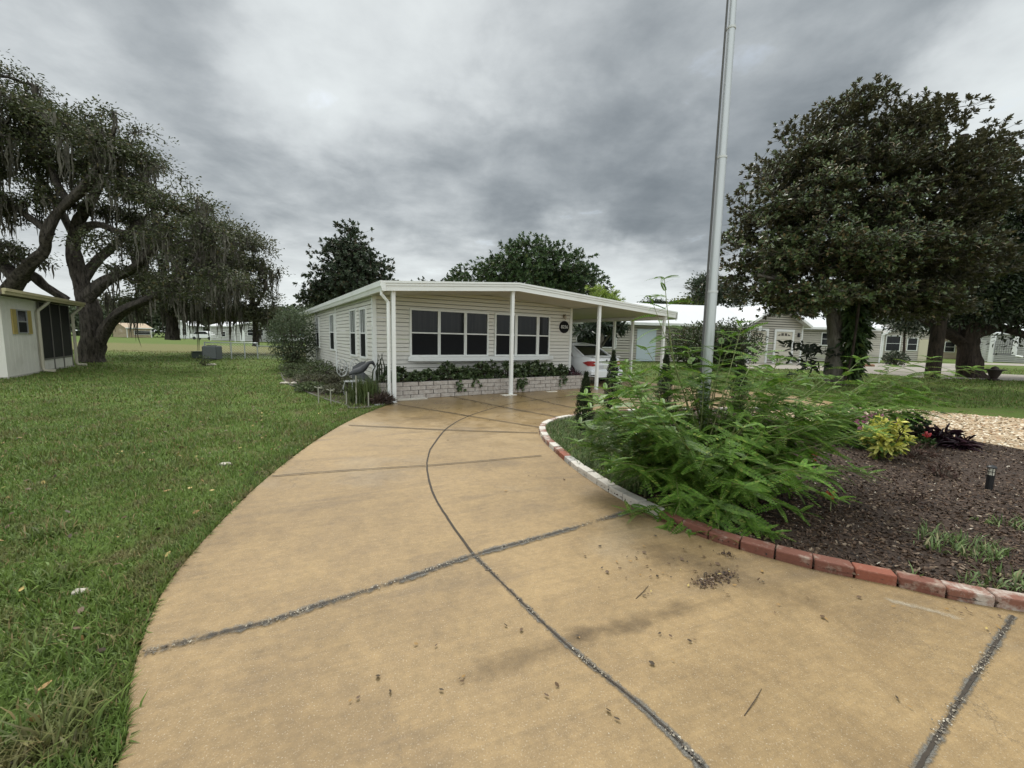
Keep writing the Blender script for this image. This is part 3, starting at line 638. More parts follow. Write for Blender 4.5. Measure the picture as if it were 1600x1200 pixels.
# widest stretch in view, from the photo's right edge round to the cypresses; two more continue off the right
sb = s0 - 2*BLEN; nb = 0
pos_words = lambda i, n: ('%s brick from the right edge of the photo' % ordw[i] if i < 8 else None)
total = int((seg[-1]-s0)/BLEN)
bricks = []
for i in range(-3, total):
    s = s0 + (i+.5)*BLEN
    a, b = brick_at(s-BLEN/2+.003), brick_at(s+BLEN/2-.003); mid = (a+b)/2; d = b-a; ln = np.linalg.norm(d)
    nrm = np.array([d[1], -d[0]])/ln      # towards the island's inside
    c = codes[i] if 0 <= i < len(codes) else 'mw'[i % 2]
    bricks.append((i, mid+nrm*.055, math.atan2(d[1], d[0]), ln, c))
def tens(i):
    w = ['first','second','third','fourth','fifth','sixth','seventh','eighth','ninth','tenth','eleventh','twelfth','thirteenth','fourteenth','fifteenth','sixteenth','seventeenth','eighteenth','nineteenth','twentieth']
    if i < 20: return w[i]
    t = {2: 'twenty', 3: 'thirty', 4: 'forty', 5: 'fifty', 6: 'sixty'}[(i+1)//10]
    return (t[:-1]+'ieth') if (i+1) % 10 == 0 else t+'-'+w[(i+1) % 10-1]
bmeshes = {}
for i, mid, a, ln, c in bricks:
    if c not in bmeshes:
        m = MB(); m.cbox(-.5, .5, -.055, .055, -.05, .10, .0)
        m = MB(); h = .5
        m.box(-.113, .113, -.055, .055, -.03, .092)
        ob = m.build('border_brick', BR[c][0], None, bevel=.010); bmeshes[c] = ob; 
    else:
        ob = bmeshes[c].copy(); link(ob)
    ob.name = 'border_brick'
    ob.location = (float(mid[0]), float(mid[1]), float(rng.normal()*.003)); ob.rotation_euler = (float(rng.normal()*.02), float(rng.normal()*.012), a+float(rng.normal()*.02))
    ob.scale = (min(1.05, max(.8, ln/.232)), 1, 1)
    if i < 0: lab = '%s border brick, %s one beyond the photo edge' % (BR[c][1], tens(-i-1))
    else: lab = '%s border brick, %s one from the right photo edge' % (BR[c][1], tens(i))
    tag(ob, lab, 'brick', 'bricks edging the garden island')

# ================================================================== THE HOME
def hit_v(px, py, v):
    d = ray(px, py); a = (v+HO@HV)/(d[:2]@HV); return float(d[:2]@HU*a-HO@HU), float(d[2]*a+EYE)
def hit_u(px, py, u):
    d = ray(px, py); a = (u+HO@HU)/(d[:2]@HU); return float(d[:2]@HV*a-HO@HV), float(d[2]*a+EYE)
def siding(mb, A, B, z0, ztop, nrm, lap=.115, off=.012, gap=.13):
    """clapboards between plan points A and B; ztop(t) gives the upper limit at fraction t"""
    A = np.array(A, float); B = np.array(B, float); nrm = np.array(nrm, float)
    Ln = np.linalg.norm(B-A); ts = np.linspace(0, 1, 161); zt = np.array([ztop(t) for t in ts])
    z = z0; top = zt.max()
    while z < top-1e-4:
        z1 = min(z+lap, top)
        ok0 = ts[zt > z+1e-4]; ok1 = ts[zt >= z1-1e-4]
        if len(ok0) < 2: break
        if len(ok1) < 2: ok1 = np.array([ts[np.argmax(zt)]]*2)
        a0, b0, a1, b1 = ok0.min(), ok0.max(), ok1.min(), ok1.max()
        P = lambda t, zz, o_: tuple(np.append(A+(B-A)*t+nrm*o_, zz))
        g = lap*gap
        mb.add([P(a0, z+g, off), P(b0, z+g, off), P(b1, z1, .002), P(a1, z1, .002)], [(0, 1, 2, 3)])
        mb.add([P(a0, z+g, -.02), P(b0, z+g, -.02), P(b0, z+g, off), P(a0, z+g, off)], [(0, 1, 2, 3)])
        z = z1
def wall_xf(A, nrm):
    """local frame on a wall: s along, o outwards, z up"""
    A = np.array(A, float); nrm = np.array(nrm, float); t = np.array([-nrm[1], nrm[0]])
    def f(s, o, z): q = A+t*s+nrm*o; return (q[0], q[1], z)
    return f
def window(parent, xf, s0, s1, z0, z1, cols=1, split=True, fw=.045, glass=GLASS, frame=WHITE, screen=True, mull=False, depth=.04):
    """frame (part) with panes (sub-parts); xf maps (s, out, z)"""
    w = parent; m = MB(xf)
    m.box(s0-fw, s0, .004, depth, z0-fw, z1+fw); m.box(s1, s1+fw, .004, depth, z0-fw, z1+fw)
    m.box(s0, s1, .004, depth, z1, z1+fw); m.box(s0, s1, .004, depth, z0-fw, z0)
    zm = (z0+z1)/2
    if split: m.box(s0, s1, .006, depth-.008, zm-.018, zm+.018)
    if mull:
        for k in (1, 2): sx = s0+(s1-s0)*k/3; m.box(sx-.007, sx+.007, .012, depth-.02, zm+.02, z1)
    f = m.build('window', frame, w)
    g = MB(xf)
    if split and screen:
        g.box(s0, s1, .0145, .020, zm+.018, z1); g.build('pane', glass, f)
        h = MB(xf); h.box(s0, s1, .0145, .023, z0, zm-.018); h.build('insect_screen', SCREEN, f)
    else:
        g.box(s0, s1, .0205, .024, z0, z1); g.build('pane', glass, f)
    return f

home = thing('manufactured_home', 'low cream vinyl-sided home with wide windows and a carport on white posts', 'house', HP(0, 0), ANG)
RU = [(-.2, 2.66), (3.41, 2.93), (10.2, 2.49)]
def zund(u):
    return float(np.interp(u, [a for a, b in RU], [b for a, b in RU]))
WV, UL, UR, BACK = 1.6, -.07, 6.79, 17.3
m = MB(); siding(m, (UL, WV), (UR, WV), .02, lambda t: zund(UL+(UR-UL)*t)-.002, (0, -1)); m.build('front_wall', SIDING, home)
m = MB(); siding(m, (UL, BACK), (UL, WV), .02, lambda t: zund(UL)-.002, (-1, 0)); m.build('side_wall', SIDING, home)
m = MB(); siding(m, (UR, WV), (UR, BACK), .02, lambda t: zund(UR)-.002, (1, 0)); m.build('side_wall', SIDING, home)
m = MB(); siding(m, (UR, BACK), (UL, BACK), .02, lambda t: zund(UR+(UL-UR)*t)-.002, (0, 1)); m.build('rear_wall', SIDING, home)
for (u, v, a, b) in [(UL, WV, -1, -1), (UR, WV, 1, -1)]:
    z1 = zund(u)-.004; m = MB()
    m.box(min(u, u+a*.022), max(u, u+a*.022), v-.022 if b < 0 else v, v+.085, .03, z1)
    m.box(u-.0005 if a < 0 else u-.085, u+.085 if a < 0 else u+.0005, v-.024, v-.0005, .03, z1)
    m.build('corner_trim', WHITE, home)
for v in (7.05, 12.6): m = MB(); m.box(UL-.05, UL-.013, v-.05, v+.05, .03, 2.64); m.build('seam_trim', WHITE, home)
# roof
TH = .17
def roof_part(name, us, v0, v1, mat):
    m = MB(); top = [(u, zund(u)+TH) for u in us]; bot = [(u, zund(u)) for u in us]
    m.prism(bot + top[::-1], lambda a, b, t: (a, v0 if t == 0 else v1, b)); return m.build(name, mat, home)
roof_part('roof', [-.2, 3.41, 7.0], -.10, 17.65, ROOFW)
roof_part('carport_roof', [7.003, 10.2], -.10, 8.4, ROOFW)
# fascia along the raking front edge, in three stepped mouldings
m = MB()
for (us, dz0, dz1, o) in [([-.24, 3.41, 10.24], -.035, .075, .028), ([-.24, 3.41, 10.24], .080, .135, .045), ([-.24, 3.41, 10.24], .140, TH+.02, .062)]:
    p = [(u, zund(u)+dz0) for u in us] + [(u, zund(u)+dz1) for u in us][::-1]
    m.prism(p, lambda a, b, t: (a, -.105 if t == 0 else -.105-o, b))
m.build('fascia', WHITE, home)
m = MB()   # gutter along the left eave, and the rake's return
m.prism([(-.205, 2.62), (-.29, 2.62), (-.31, 2.70), (-.33, 2.73), (-.33, 2.85), (-.205, 2.85)], lambda a, b, t: (a, -.16 if t == 0 else 17.7, b))
m.build('gutter', WHITE, home)
m = MB(); m.prism([(10.205, 2.40), (10.26, 2.40), (10.27, 2.66), (10.205, 2.66)], lambda a, b, t: (a, -.16 if t == 0 else 8.4, b)); m.build('gutter', plain('grey_gutter', (.42, .42, .40), .5, .1, 4), home)
# porch ceiling panels and carport pan ceiling with ribs
m = MB()
for k in range(18):
    u0 = UL+.02+(6.84-UL)*k/18; u1 = UL+.02+(6.84-UL)*(k+1)/18-.012
    m.add([(u0, -.09, zund(u0)-.012), (u1, -.09, zund(u1)-.012), (u1, WV-.03, zund(u1)-.012), (u0, WV-.03, zund(u0)-.012)], [(0, 1, 2, 3)])
m.build('porch_ceiling', SOFFIT, home)
m = MB()
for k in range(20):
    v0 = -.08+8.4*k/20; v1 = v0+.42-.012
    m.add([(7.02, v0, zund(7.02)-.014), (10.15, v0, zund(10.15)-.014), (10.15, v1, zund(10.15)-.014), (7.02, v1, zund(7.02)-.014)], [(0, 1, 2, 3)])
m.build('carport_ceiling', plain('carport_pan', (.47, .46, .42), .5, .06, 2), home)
m = MB(); m.box(9.70, 9.80, -.08, 8.3, zund(9.75)-.13, zund(9.75)-.016); m.build('beam', WHITE, home)
# posts
for (u, v) in [(0, 0), (3.3, 0), (6.57, 0), (9.75, 0), (9.75, 1.45), (9.75, 2.4), (9.75, 5.2), (9.75, 8.1)]:
    m = MB(); s = .045; m.box(u-s, u+s, v-s, v+s, DZ+.002, zund(u)-(.016 if u < 9 else .131))
    p = m.build('post', WHITE, home, bevel=.006)
    b = MB(); b.box(u-.06, u+.06, v-.06, v+.06, DZ, DZ+.012); b.build('post_foot', ROOFW, p)
# windows in the front wall
xf_front = wall_xf((0, WV), (0, -1))        # s runs along +u
groups = [[(643, 684), (688, 725), (729, 761)], [(775, 804), (808, 838), (842, 857)]]
for g in groups:
    for a, b in g:
        u0, u1 = hit_v(a, 520, WV-.03)[0], hit_v(b, 520, WV-.03)[0]
        window(home, xf_front, u0, u1, 1.085, 2.335, fw=.05, depth=.055)
m = MB(); n = 14; us = np.linspace(.86, 5.95, n)
bow = lambda u: WV-.12-.26*math.sin(math.pi*(u-.86)/5.09)**.6 if .86 < u < 5.95 else WV-.10
top = [(u, bow(float(u))) for u in us]
poly = [(.86, WV-.014)] + top + [(5.95, WV-.014)]
m.prism(poly, lambda a, b, t: (a, b, .915 if t == 0 else 1.035)); m.build('window_shelf', WHITE, home)
# windows in the side wall
xf_side = wall_xf((UL, 0), (-1, 0))         # s = -v
for v0, v1, z0, z1 in [(2.30, 2.98, 1.0, 2.34), (3.62, 4.40, 1.0, 2.36), (7.42, 8.35, 1.05, 2.36), (11.5, 12.3, 1.05, 2.36)]:
    window(home, xf_side, -v1, -v0, z0, z1, fw=.06, depth=.05, mull=True, glass=plain('pale_blind_glass', (.10, .11, .11), .15, .4, 6))
# downspouts
def downspout(parent, pts, r=.04, mat=WHITE): m = MB(); m.tube(pts, r, 6); return m.build('downspout', mat, parent, smooth=False)
downspout(home, [(-.27, -.02, 2.64), (-.27, -.02, 2.55), (-.12, -.01, 2.38), (-.115, 0, .16), (-.16, -.03, .07), (-.36, -.08, .05)])
# wall light beside the house number
lm = MB(); uL, zL = hit_v(882, 494, WV-.05)
lm.box(uL-.04, uL+.04, WV-.03, WV-.014, zL-.06, zL+.06); lm.tube([(uL, WV-.03, zL+.02), (uL, WV-.10, zL+.06), (uL, WV-.12, zL+.02)], .010, 6)
lw = lm.build('wall_light', plain('aged_brass', (.22, .17, .10), .5, .2, 20, metal=.5), home)
lg = MB(); lg.tube([(uL, WV-.12, zL+.02), (uL, WV-.12, zL-.02), (uL, WV-.12, zL-.10), (uL, WV-.12, zL-.12)], [.02, .045, .04, .015], 8); lg.build('light_shade', plain('milk_glass', (.55, .48, .40), .3, .05, 5), lw)

# house number plaque
uP, zP = hit_v(882, 511, WV-.03); pp = HP(uP, WV-.014, zP)
plq = thing('house_number_plaque', 'round black house number plaque on the cream wall beside the carport corner', 'sign', pp, ANG)
def disc(mb, rx, rz, y0, y1, n=36):
    vs = [(rx*math.cos(2*math.pi*k/n), y0, rz*math.sin(2*math.pi*k/n)) for k in range(n)] + [(rx*.94*math.cos(2*math.pi*k/n), y1, rz*.94*math.sin(2*math.pi*k/n)) for k in range(n)]
    mb.add(vs, [tuple(range(n)), tuple(range(n, 2*n))[::-1]] + [(k, (k+1) % n, (k+1) % n+n, k+n) for k in range(n)])
m = MB(); disc(m, .225, .215, 0, -.014); m.build('plate', plain('oxblood_black', (.014, .006, .006), .5, .1, 10, spec=.2), plq)
m = MB(); disc(m, .20, .19, -.0145, -.0165); m.build('face', plain('plaque_black', (.006, .006, .007), .6, .1, 10, spec=.15), plq)
def text(body, size, parent, loc, rot, mat, name='lettering', ext=.002):
    c = bpy.data.curves.new(name, 'FONT'); c.body = body; c.size = size; c.align_x = 'CENTER'; c.align_y = 'CENTER'; c.extrude = ext; c.offset = size*.012
    o = bpy.data.objects.new(name, c); link(o); dg = bpy.context.evaluated_depsgraph_get(); dg.update()
    me = bpy.data.meshes.new_from_object(o.evaluated_get(dg)); bpy.data.objects.remove(o)
    t = bpy.data.objects.new(name, me); me.materials.clear(); me.materials.append(mat); link(t, parent); t.location = loc; t.rotation_euler = rot
    return t
text('8236', .155, plq, (0, -.019, 0), (R(90), 0, 0), plain('number_white', (.62, .62, .60), .5, .02, 5), 'house_number')

# planter of pale stone bricks along the front
pln = thing('brick_planter', 'long low planter of pale whitewashed bricks under the front windows', 'planter', HP(0, .35), ANG)
PBR = brickmat('planter_brick', (.35, .305, .27), (.50, .465, .425), .45)
m = MB(); core = MB(); rows = 4; hh = .103
PU0, PU1, PD = -.28, 6.42, .16
for r in range(rows):
    z0 = DZ+.006+r*(hh+.006); u = PU0-(.2 if r % 2 else 0)
    while u < PU1:
        a, b = max(u, PU0), min(u+.40, PU1)
        if b-a > .04:
            j = random.uniform(-.003, .003); m.cbox(a+.008, b-.008, j, .11, z0, z0+hh-.006, .004)
        u += .405
    v = .115-(.2 if r % 2 else 0)
    while v < 1.22:      # right-hand return to the wall
        a, b = max(v, .115), min(v+.4, 1.22)
        if b-a > .04: m.cbox(PU1-.11, PU1, a+.004, b-.004, z0, z0+hh, .004)
        v += .405
m.build('brickwork', PBR, pln)
core.box(PU0+.005, PU1-.006, .016, .10, DZ, DZ+.435); core.box(PU1-.10, PU1-.006, .101, 1.22, DZ, DZ+.435); core.build('mortar', MORTAR, pln)
m = MB(); m.box(PU0+.01, PU1-.12, .12, 1.22, DZ, .40); m.build('soil', SOIL, pln)
m = MB(); m.box(PU0, .9, -.20, -.01, DZ+.002, DZ+.03); m.build('apron', plain('pale_concrete', (.52, .49, .43), .7, .1, 5, bump=.3), pln)
def paver(px, py, w, d, label):
    c = G(px, py); m = MB(); m.cbox(-w/2, w/2, -d/2, d/2, 0, .014, .004)
    o = m.build('patio_slab', plain('pale_slab', (.72, .68, .60), .5, .08, 8)); o.location = (c[0], c[1], DZ+.001); o.rotation_euler = (0, 0, ANG); tag(o, label, 'slab')
paver(795, 618.5, .42, .22, 'flat pale concrete slab under the middle porch post')
paver(862, 613, .34, .13, 'flat pale concrete slab in front of the planter right of the middle post')

# ================================================================== CAR
def car():
    root = thing('parked_sedan', 'white sedan parked nose-in under the carport with its tail showing', 'car', HP(7.93, .95, DZ), ANG)
    PAINT = plain('white_car_paint', (.80, .82, .84), .22, .02, 1, spec=.6)
    CG = m_glass('car_glass', (.010, .012, .013), .04, .7)
    Ln, W = 4.54, .84
    # body: stations along y (0 = tail)
    st = [(0, .80, .52, .90), (.06, .88, .36, .96), (.22, .95, .24, 1.0), (.55, 1.0, .22, 1.015), (1.0, 1.0, .22, .99), (2.0, 1.0, .22, .95), (3.0, 1.0, .22, .93), (3.8, .97, .22, .86), (4.3, .9, .26, .74), (4.5, .78, .34, .66)]
    m = MB(); ring = []
    for (y, k, zb, zt) in st:
        w = W*k
        pr = [(-w*.86, zb), (-w*.985, zb+(zt-zb)*.22), (-w, zb+(zt-zb)*.50), (-w*.985, zb+(zt-zb)*.78), (-w*.92, zt-.03), (-w*.80, zt), (0, zt+.025),
              (w*.80, zt), (w*.92, zt-.03), (w*.985, zb+(zt-zb)*.78), (w, zb+(zt-zb)*.50), (w*.985, zb+(zt-zb)*.22), (w*.86, zb)]
        ring.append([(x, y, z) for x, z in pr])
    n = 13; vs = [p for r in ring for p in r]; fs = []
    for i in range(len(st)-1):
        for k in range(n): fs.append((i*n+k, i*n+(k+1) % n, (i+1)*n+(k+1) % n, (i+1)*n+k))
    fs.append(tuple(range(n))[::-1]); fs.append(tuple((len(st)-1)*n+k for k in range(n)))
    m.add(vs, fs); body = m.build('body', PAINT, root, smooth=True)
    # cabin
    gs = [(.52, .60, 1.0), (1.20, .585, 1.37), (1.9, .60, 1.45), (2.5, .60, 1.45), (2.9, .58, 1.38), (3.65, .66, .98)]
    roof = MB(); pts = [(y, w_, z) for y, w_, z in gs]
    glass = MB(); base_w = .755
    for i in range(len(pts)-1):
        (y0, w0, z0), (y1, w1, z1) = pts[i], pts[i+1]
        b0 = base_w if 0 < i else .70; 
        tgt = glass if i in (0, len(pts)-2) else roof
        tgt.add([(-w0, y0, z0), (w0, y0, z0), (w1, y1, z1), (-w1, y1, z1)], [(0, 1, 2, 3)])
        for s in (-1, 1):
            glass.add([(s*w0, y0, z0-.02), (s*w1, y1, z1-.02), (s*base_w, y1, .94), (s*base_w, y0, .94)], [(0, 1, 2, 3)])
    glass.build('windows', CG, root)
    for s in (-1, 1):
        roof.tube([(s*.66, .46, .99), (s*.60, 1.18, 1.365), (s*.60, 1.9, 1.445), (s*.60, 2.5, 1.445), (s*.585, 2.9, 1.375), (s*.66, 3.68, .97)], .035, 8)
        roof.add([(s*.775, .42, .97), (s*.775, .95, .97), (s*.615, 1.35, 1.40), (s*.60, 1.15, 1.37), (s*.66, .50, 1.01)], [(0, 1, 2, 3, 4)])
        roof.tube([(s*.765, 2.1, .95), (s*.625, 2.05, 1.40)], .03, 6)
    roof.add([(-.62, 1.12, 1.36), (.62, 1.12, 1.36), (.61, 1.28, 1.405), (-.61, 1.28, 1.405)], [(0, 1, 2, 3)])
    roof.build('cabin_roof', PAINT, root, smooth=False)
    b = MB(); b.cbox(-.78, .78, -.075, .10, .30, .52, .03); b.box(-.5, .5, -.078, 0, .26, .32)
    b.build('rear_bumper', PAINT, root, bevel=.03)
    b = MB(); b.box(-.55, .55, -.066, .05, .20, .27); b.box(-.78, -.60, -.080, -.05, .33, .37); b.box(.60, .78, -.080, -.05, .33, .37); b.build('bumper_insert', BLACK, root)
    RED = plain('tail_red', (.30, .012, .012), .15, .3, 12, spec=.8)
    for s in (-1, 1):
        t = MB()
        t.add([(s*.44, -.012, .80), (s*.44, -.015, .69), (s*.66, .004, .66), (s*.80, .11, .68), (s*.862, .30, .78), (s*.80, .11, .84), (s*.64, -.002, .845)],
              [(0, 1, 2, 6), (6, 2, 3, 5), (5, 3, 4)] if s < 0 else [(6, 2, 1, 0), (5, 3, 2, 6), (4, 3, 5)])
        o = t.build('taillight', RED, root)
        so_ = o.modifiers.new('solid', 'SOLIDIFY'); so_.thickness = .035; so_.offset = 0
        t = MB(); t.box(s*.56-.07, s*.56+.07, -.034, -.02, .74, .78); t.build('reverse_lamp', plain('lamp_clear', (.75, .70, .68), .2, .05, 4), o)
    t = MB(); t.box(-.42, .42, -.026, .02, .80, .84); t.build('chrome_strip', plain('chrome', (.6, .6, .62), .15, .02, 2, metal=1), root)
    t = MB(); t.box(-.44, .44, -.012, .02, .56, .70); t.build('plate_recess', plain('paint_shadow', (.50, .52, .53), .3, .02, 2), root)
    t = MB(); t.box(-.16, .16, -.022, -.011, .575, .69); t.build('number_plate', plain('plate_white', (.60, .62, .58), .5, .2, 30), root)
    t = MB(); t.tube([(0, -.004, .865), (0, -.02, .865)], .035, 16); t.build('badge', plain('badge_dark', (.10, .10, .11), .3, .1, 5, metal=.6), root)
    t = MB(); t.cbox(-.66, .66, -.03, .20, 1.0, 1.025, .008); t.build('boot_lip', PAINT, root)
    for s in (-1, 1):
        for y in (1.02, 3.62):
            w = MB(); n = 24
            # arch well
            a = MB(); vs = [(s*.868, y+.375*math.cos(R(x)), .315+.375*math.sin(R(x))) for x in range(-20, 201, 10)]
            a.add(vs, [tuple(range(len(vs)))]); a.build('wheel_arch', BLACK, root)
            w.tube([(s*.76, y, .31), (s*.79, y, .31), (s*.875, y, .31), (s*.892, y, .31)], [.30, .318, .318, .29], 28)
            tyre = w.build('wheel', plain('tyre_rubber', (.018, .018, .019), .85, .2, 30), root, smooth=True)
            rm = MB(); rm.tube([(s*.893, y, .31), (s*.897, y, .31)], [.055, .05], 16)
            for k in range(7):
                an = 2*math.pi*k/7; c, q = math.cos(an), math.sin(an)
                rm.tube([(s*.895, y+.04*c, .31+.04*q), (s*.893, y+.205*c, .31+.205*q)], [.022, .016], 6)
            for k in range(24):
                an = 2*math.pi*k/24; a2 = 2*math.pi*(k+1)/24
                rm.tube([(s*.894, y+.215*math.cos(an), .31+.215*math.sin(an)), (s*.894, y+.215*math.cos(a2), .31+.215*math.sin(a2))], .014, 5, False)
            rm.build('rim', plain('alloy', (.40, .41, .42), .3, .05, 5, metal=.8), tyre)
    return root
car()

# ================================================================== NEIGHBOUR'S BUILDING, LEFT
NBO = G(13, 592)
nb = thing('neighbour_home', 'off-white flat-roofed building with a dark screened porch at the left edge', 'building', NBO, ANG)
NW = plain('offwhite_board', (.76, .73, .66), .7, .05, 3, dirt=(.36, .33, .27, .35), bump=.2, bscale=30)
TAN = plain('tan_fascia', (.48, .42, .25), .65, .1, 5, dirt=(.22, .20, .13, .5))
m = MB(); m.box(-9, 0, 0, 2.42, .06, 2.62); m.box(-9, -.02, 2.42, 6.0, .06, 2.62)
# board seams
for v in np.arange(.3, 2.4, .3): m.box(-.001, .004, v, v+.012, .07, 2.60)
m.build('wall', NW, nb)
m = MB(); m.box(-9, .012, -.01, 6.02, 0, .058); m.build('footing', plain('pale_footing', (.50, .47, .41), .8, .1, 5), nb)
m = MB(); m.box(-9.4, .34, -.8, 6.40, 2.68, 2.79); m.build('roof', plain('roof_brown', (.14, .11, .07), .8, .2, 4), nb)
m = MB(); m.box(.345, .40, -.85, 6.43, 2.63, 2.80); m.box(.37, .44, -.86, 6.44, 2.72, 2.81); m.build('fascia', TAN, nb)
m = MB(); m.box(.0, .34, -.8, 6.38, 2.63, 2.675); m.build('soffit', plain('dark_soffit', (.12, .10, .08), .8, .1, 3), nb)
xs = wall_xf((0, 0), (1, 0))    # s = +v
f = window(nb, xs, .98, 1.66, 1.48, 2.2, fw=.04, depth=.05, frame=plain('grey_frame', (.30, .30, .29), .5, .1, 5))
for s0 in (.62, 1.76):
    m = MB(xs); m.box(s0, s0+.30, .006, .035, 1.42, 2.24); 
    for z in np.arange(1.46, 2.2, .045): m.add([(s0+.04, .036, z), (s0+.26, .036, z), (s0+.26, .048, z+.034), (s0+.04, .048, z+.034)], [(0, 1, 2, 3)])
    m.build('shutter', plain('yellow_shutter', (.50, .38, .13), .6, .1, 8, dirt=(.32, .25, .10, .5)), nb)
m = MB(xs); m.box(2.80, 5.78, .0, .02, .50, 2.60); m.build('porch_screen', m_glass('porch_mesh', (.003, .003, .005), .5, .12), nb)
m = MB(xs)
for s in (2.74, 3.78, 4.78, 5.80): m.box(s-.022, s+.022, .004, .045, .06, 2.61)
m.box(2.74, 5.8, .005, .038, .44, .50); m.build('screen_frame', plain('bronze_frame', (.13, .12, .105), .5, .1, 8), nb)
m = MB(xs); m.box(2.70, 5.9, .001, .018, .07, .435); m.build('kick_panel', NW, nb)
for s in (2.50, 6.10):
    downspout(nb, [(.36, s+.12, 2.66), (.30, s+.12, 2.55), (.07, s, 2.25), (.065, s, .18), (.10, s, .08), (.38, s+.02, .05)], .055, plain('cream_spout', (.52, .48, .38), .5, .08, 5))

# ================================================================== HOUSES FURTHER OFF
GREY_S = plain('greige_siding', (.46, .43, .37), .65, .06, 2, dirt=(.30, .27, .22, .3))
def far_house(name, label, p0, p1, depth, h, ridge, wall, roofm, axis='long', windows=(), extra=None, over=.3, base=0.0, lap=.20, fas=WHITE):
    """p0, p1: plan points of the visible front wall, left to right; ridge along it ('long') or across it ('gable')"""
    p0 = np.array(p0[:2], float); p1 = np.array(p1[:2], float); Ln = np.linalg.norm(p1-p0); a = math.atan2(*(p1-p0)[::-1])
    r = thing(name, label, 'house', (p0[0], p0[1], base), a)
    m = MB(); siding(m, (0, 0), (Ln, 0), 0, (lambda t: h) if axis == 'long' else (lambda t: h+ridge*(1-abs(2*t-1))), (0, -1), lap, .02, .26)
    gz = (lambda t: h+ridge*(1-abs(2*t-1))) if axis == 'long' else (lambda t: h)
    siding(m, (0, depth), (0, 0), 0, gz, (-1, 0), lap, .02, .26); siding(m, (Ln, 0), (Ln, depth), 0, gz, (1, 0), lap, .02, .26)
    siding(m, (Ln, depth), (0, depth), 0, lambda t: h, (0, 1), lap, .02)
    m.build('wall', wall, r)
    m = MB(); t = .10
    if axis == 'long':
        q = [(-over, h-over*ridge/(depth/2)), (depth/2, h+ridge), (depth+over, h-over*ridge/(depth/2))]
        m.prism(q+[(y, z+t) for y, z in q[::-1]], lambda y, z, s: (-over if s == 0 else Ln+over, y, z+.02))
        m2 = MB(); m2.box(-over-.02, Ln+over+.02, -over-.06, -over-.004, q[0][1]-.04, q[0][1]+.16)
    else:
        q = [(-over, h-over*ridge/(Ln/2)), (Ln/2, h+ridge), (Ln+over, h-over*ridge/(Ln/2))]
        m.prism(q+[(x, z+t) for x, z in q[::-1]], lambda x, z, s: (x, -over if s == 0 else depth+over, z+.02))
        m2 = MB(); m2.prism([(x, z-.05) for x, z in q]+[(x, z+.17) for x, z in q[::-1]], lambda x, z, s: (x, -over-.005 if s == 0 else -over-.04, z+.02))
    m.build('roof', roofm, r); m2.build('fascia', fas, r)
    for x in (0, Ln): m = MB(); m.box(x-.07, x+.07, -.035, -.0205, 0, h-.02); m.build('corner_trim', WHITE, r)
    xf = wall_xf((0, 0), (0, -1))
    for w in windows: 
        if w[0] == 'door':
            m = MB(xf); m.box(w[1], w[2], .021, .05, .05, w[4]); m.build('door', w[5], r)
        elif w[0] == 'garage':
            m = MB(xf); m.box(w[1]-.14, w[1], .021, .09, 0, w[4]+.14); m.box(w[2], w[2]+.14, .021, .09, 0, w[4]+.14); m.box(w[1], w[2], .021, .09, w[4], w[4]+.14)
            m.build('garage_frame', WHITE, r)
            m = MB(xf); n = 8; hh = w[4]/n
            for i in range(n): m.cbox(w[1], w[2], .022, .04, i*hh+.01, (i+1)*hh-.012, .002)
            d = m.build('garage_door', w[5], r)
            m = MB(xf); c = (w[1]+w[2])/2; ww = (w[2]-w[1])
            for k in range(4):     # sunburst lights
                x0 = c+(k-2)*ww*.2+.03; x1 = x0+ww*.2-.06; zc = w[4]-.30; up = .20 if k in (1, 2) else .10
                m.add([(x0, .046, zc), (x1, .046, zc), (x1, .046, zc+(up if k != 3 else .05)), (x0, .046, zc+(up if k != 0 else .05))], [(0, 1, 2, 3)])
            m.build('fan_light', plain('fan_light_dark', (.045, .03, .02), .3, .2, 9), d)
        else: window(r, xf, w[1], w[2], w[3], w[4], fw=.07, depth=.06, screen=False)
    return r
CREAMD = plain('cream_door', (.62, .58, .48), .6, .03, 2)
u1 = unit(np.array([.985, .172]))
A0 = np.array([9.5, 32.6]); 
nh = far_house('neighbour_long_house', 'long beige neighbour house with white metal roof and a pale blue door', A0-u1*5.2, A0+u1*10.2, 8.5, 3.05, 1.75, GREY_S, ROOFW, 'long',
     [('door', 5.35, 6.95, 0, 2.55, plain('pale_blue_door', (.55, .63, .68), .5, .03, 2)), ('w', .5, 2.2, 1.1, 2.8), ('w', 2.5, 3.6, 1.1, 2.8)], over=.45)
g0, g1 = G(1164, 567)[:2], G(1249, 567)[:2]
gh_ = far_house('double_garage', 'grey-sided gabled garage with two cream sectional doors', g0+np.array([0, .0]), g1, 7.5, 3.2, 1.55, GREY_S, ROOFW, 'gable', (), over=.5)
Lg = np.linalg.norm(g1-g0)
gx_ = lambda px: float((G(px, 567)[:2]-g0)@unit(g1-g0))
xf = wall_xf((0, 0), (0, -1))
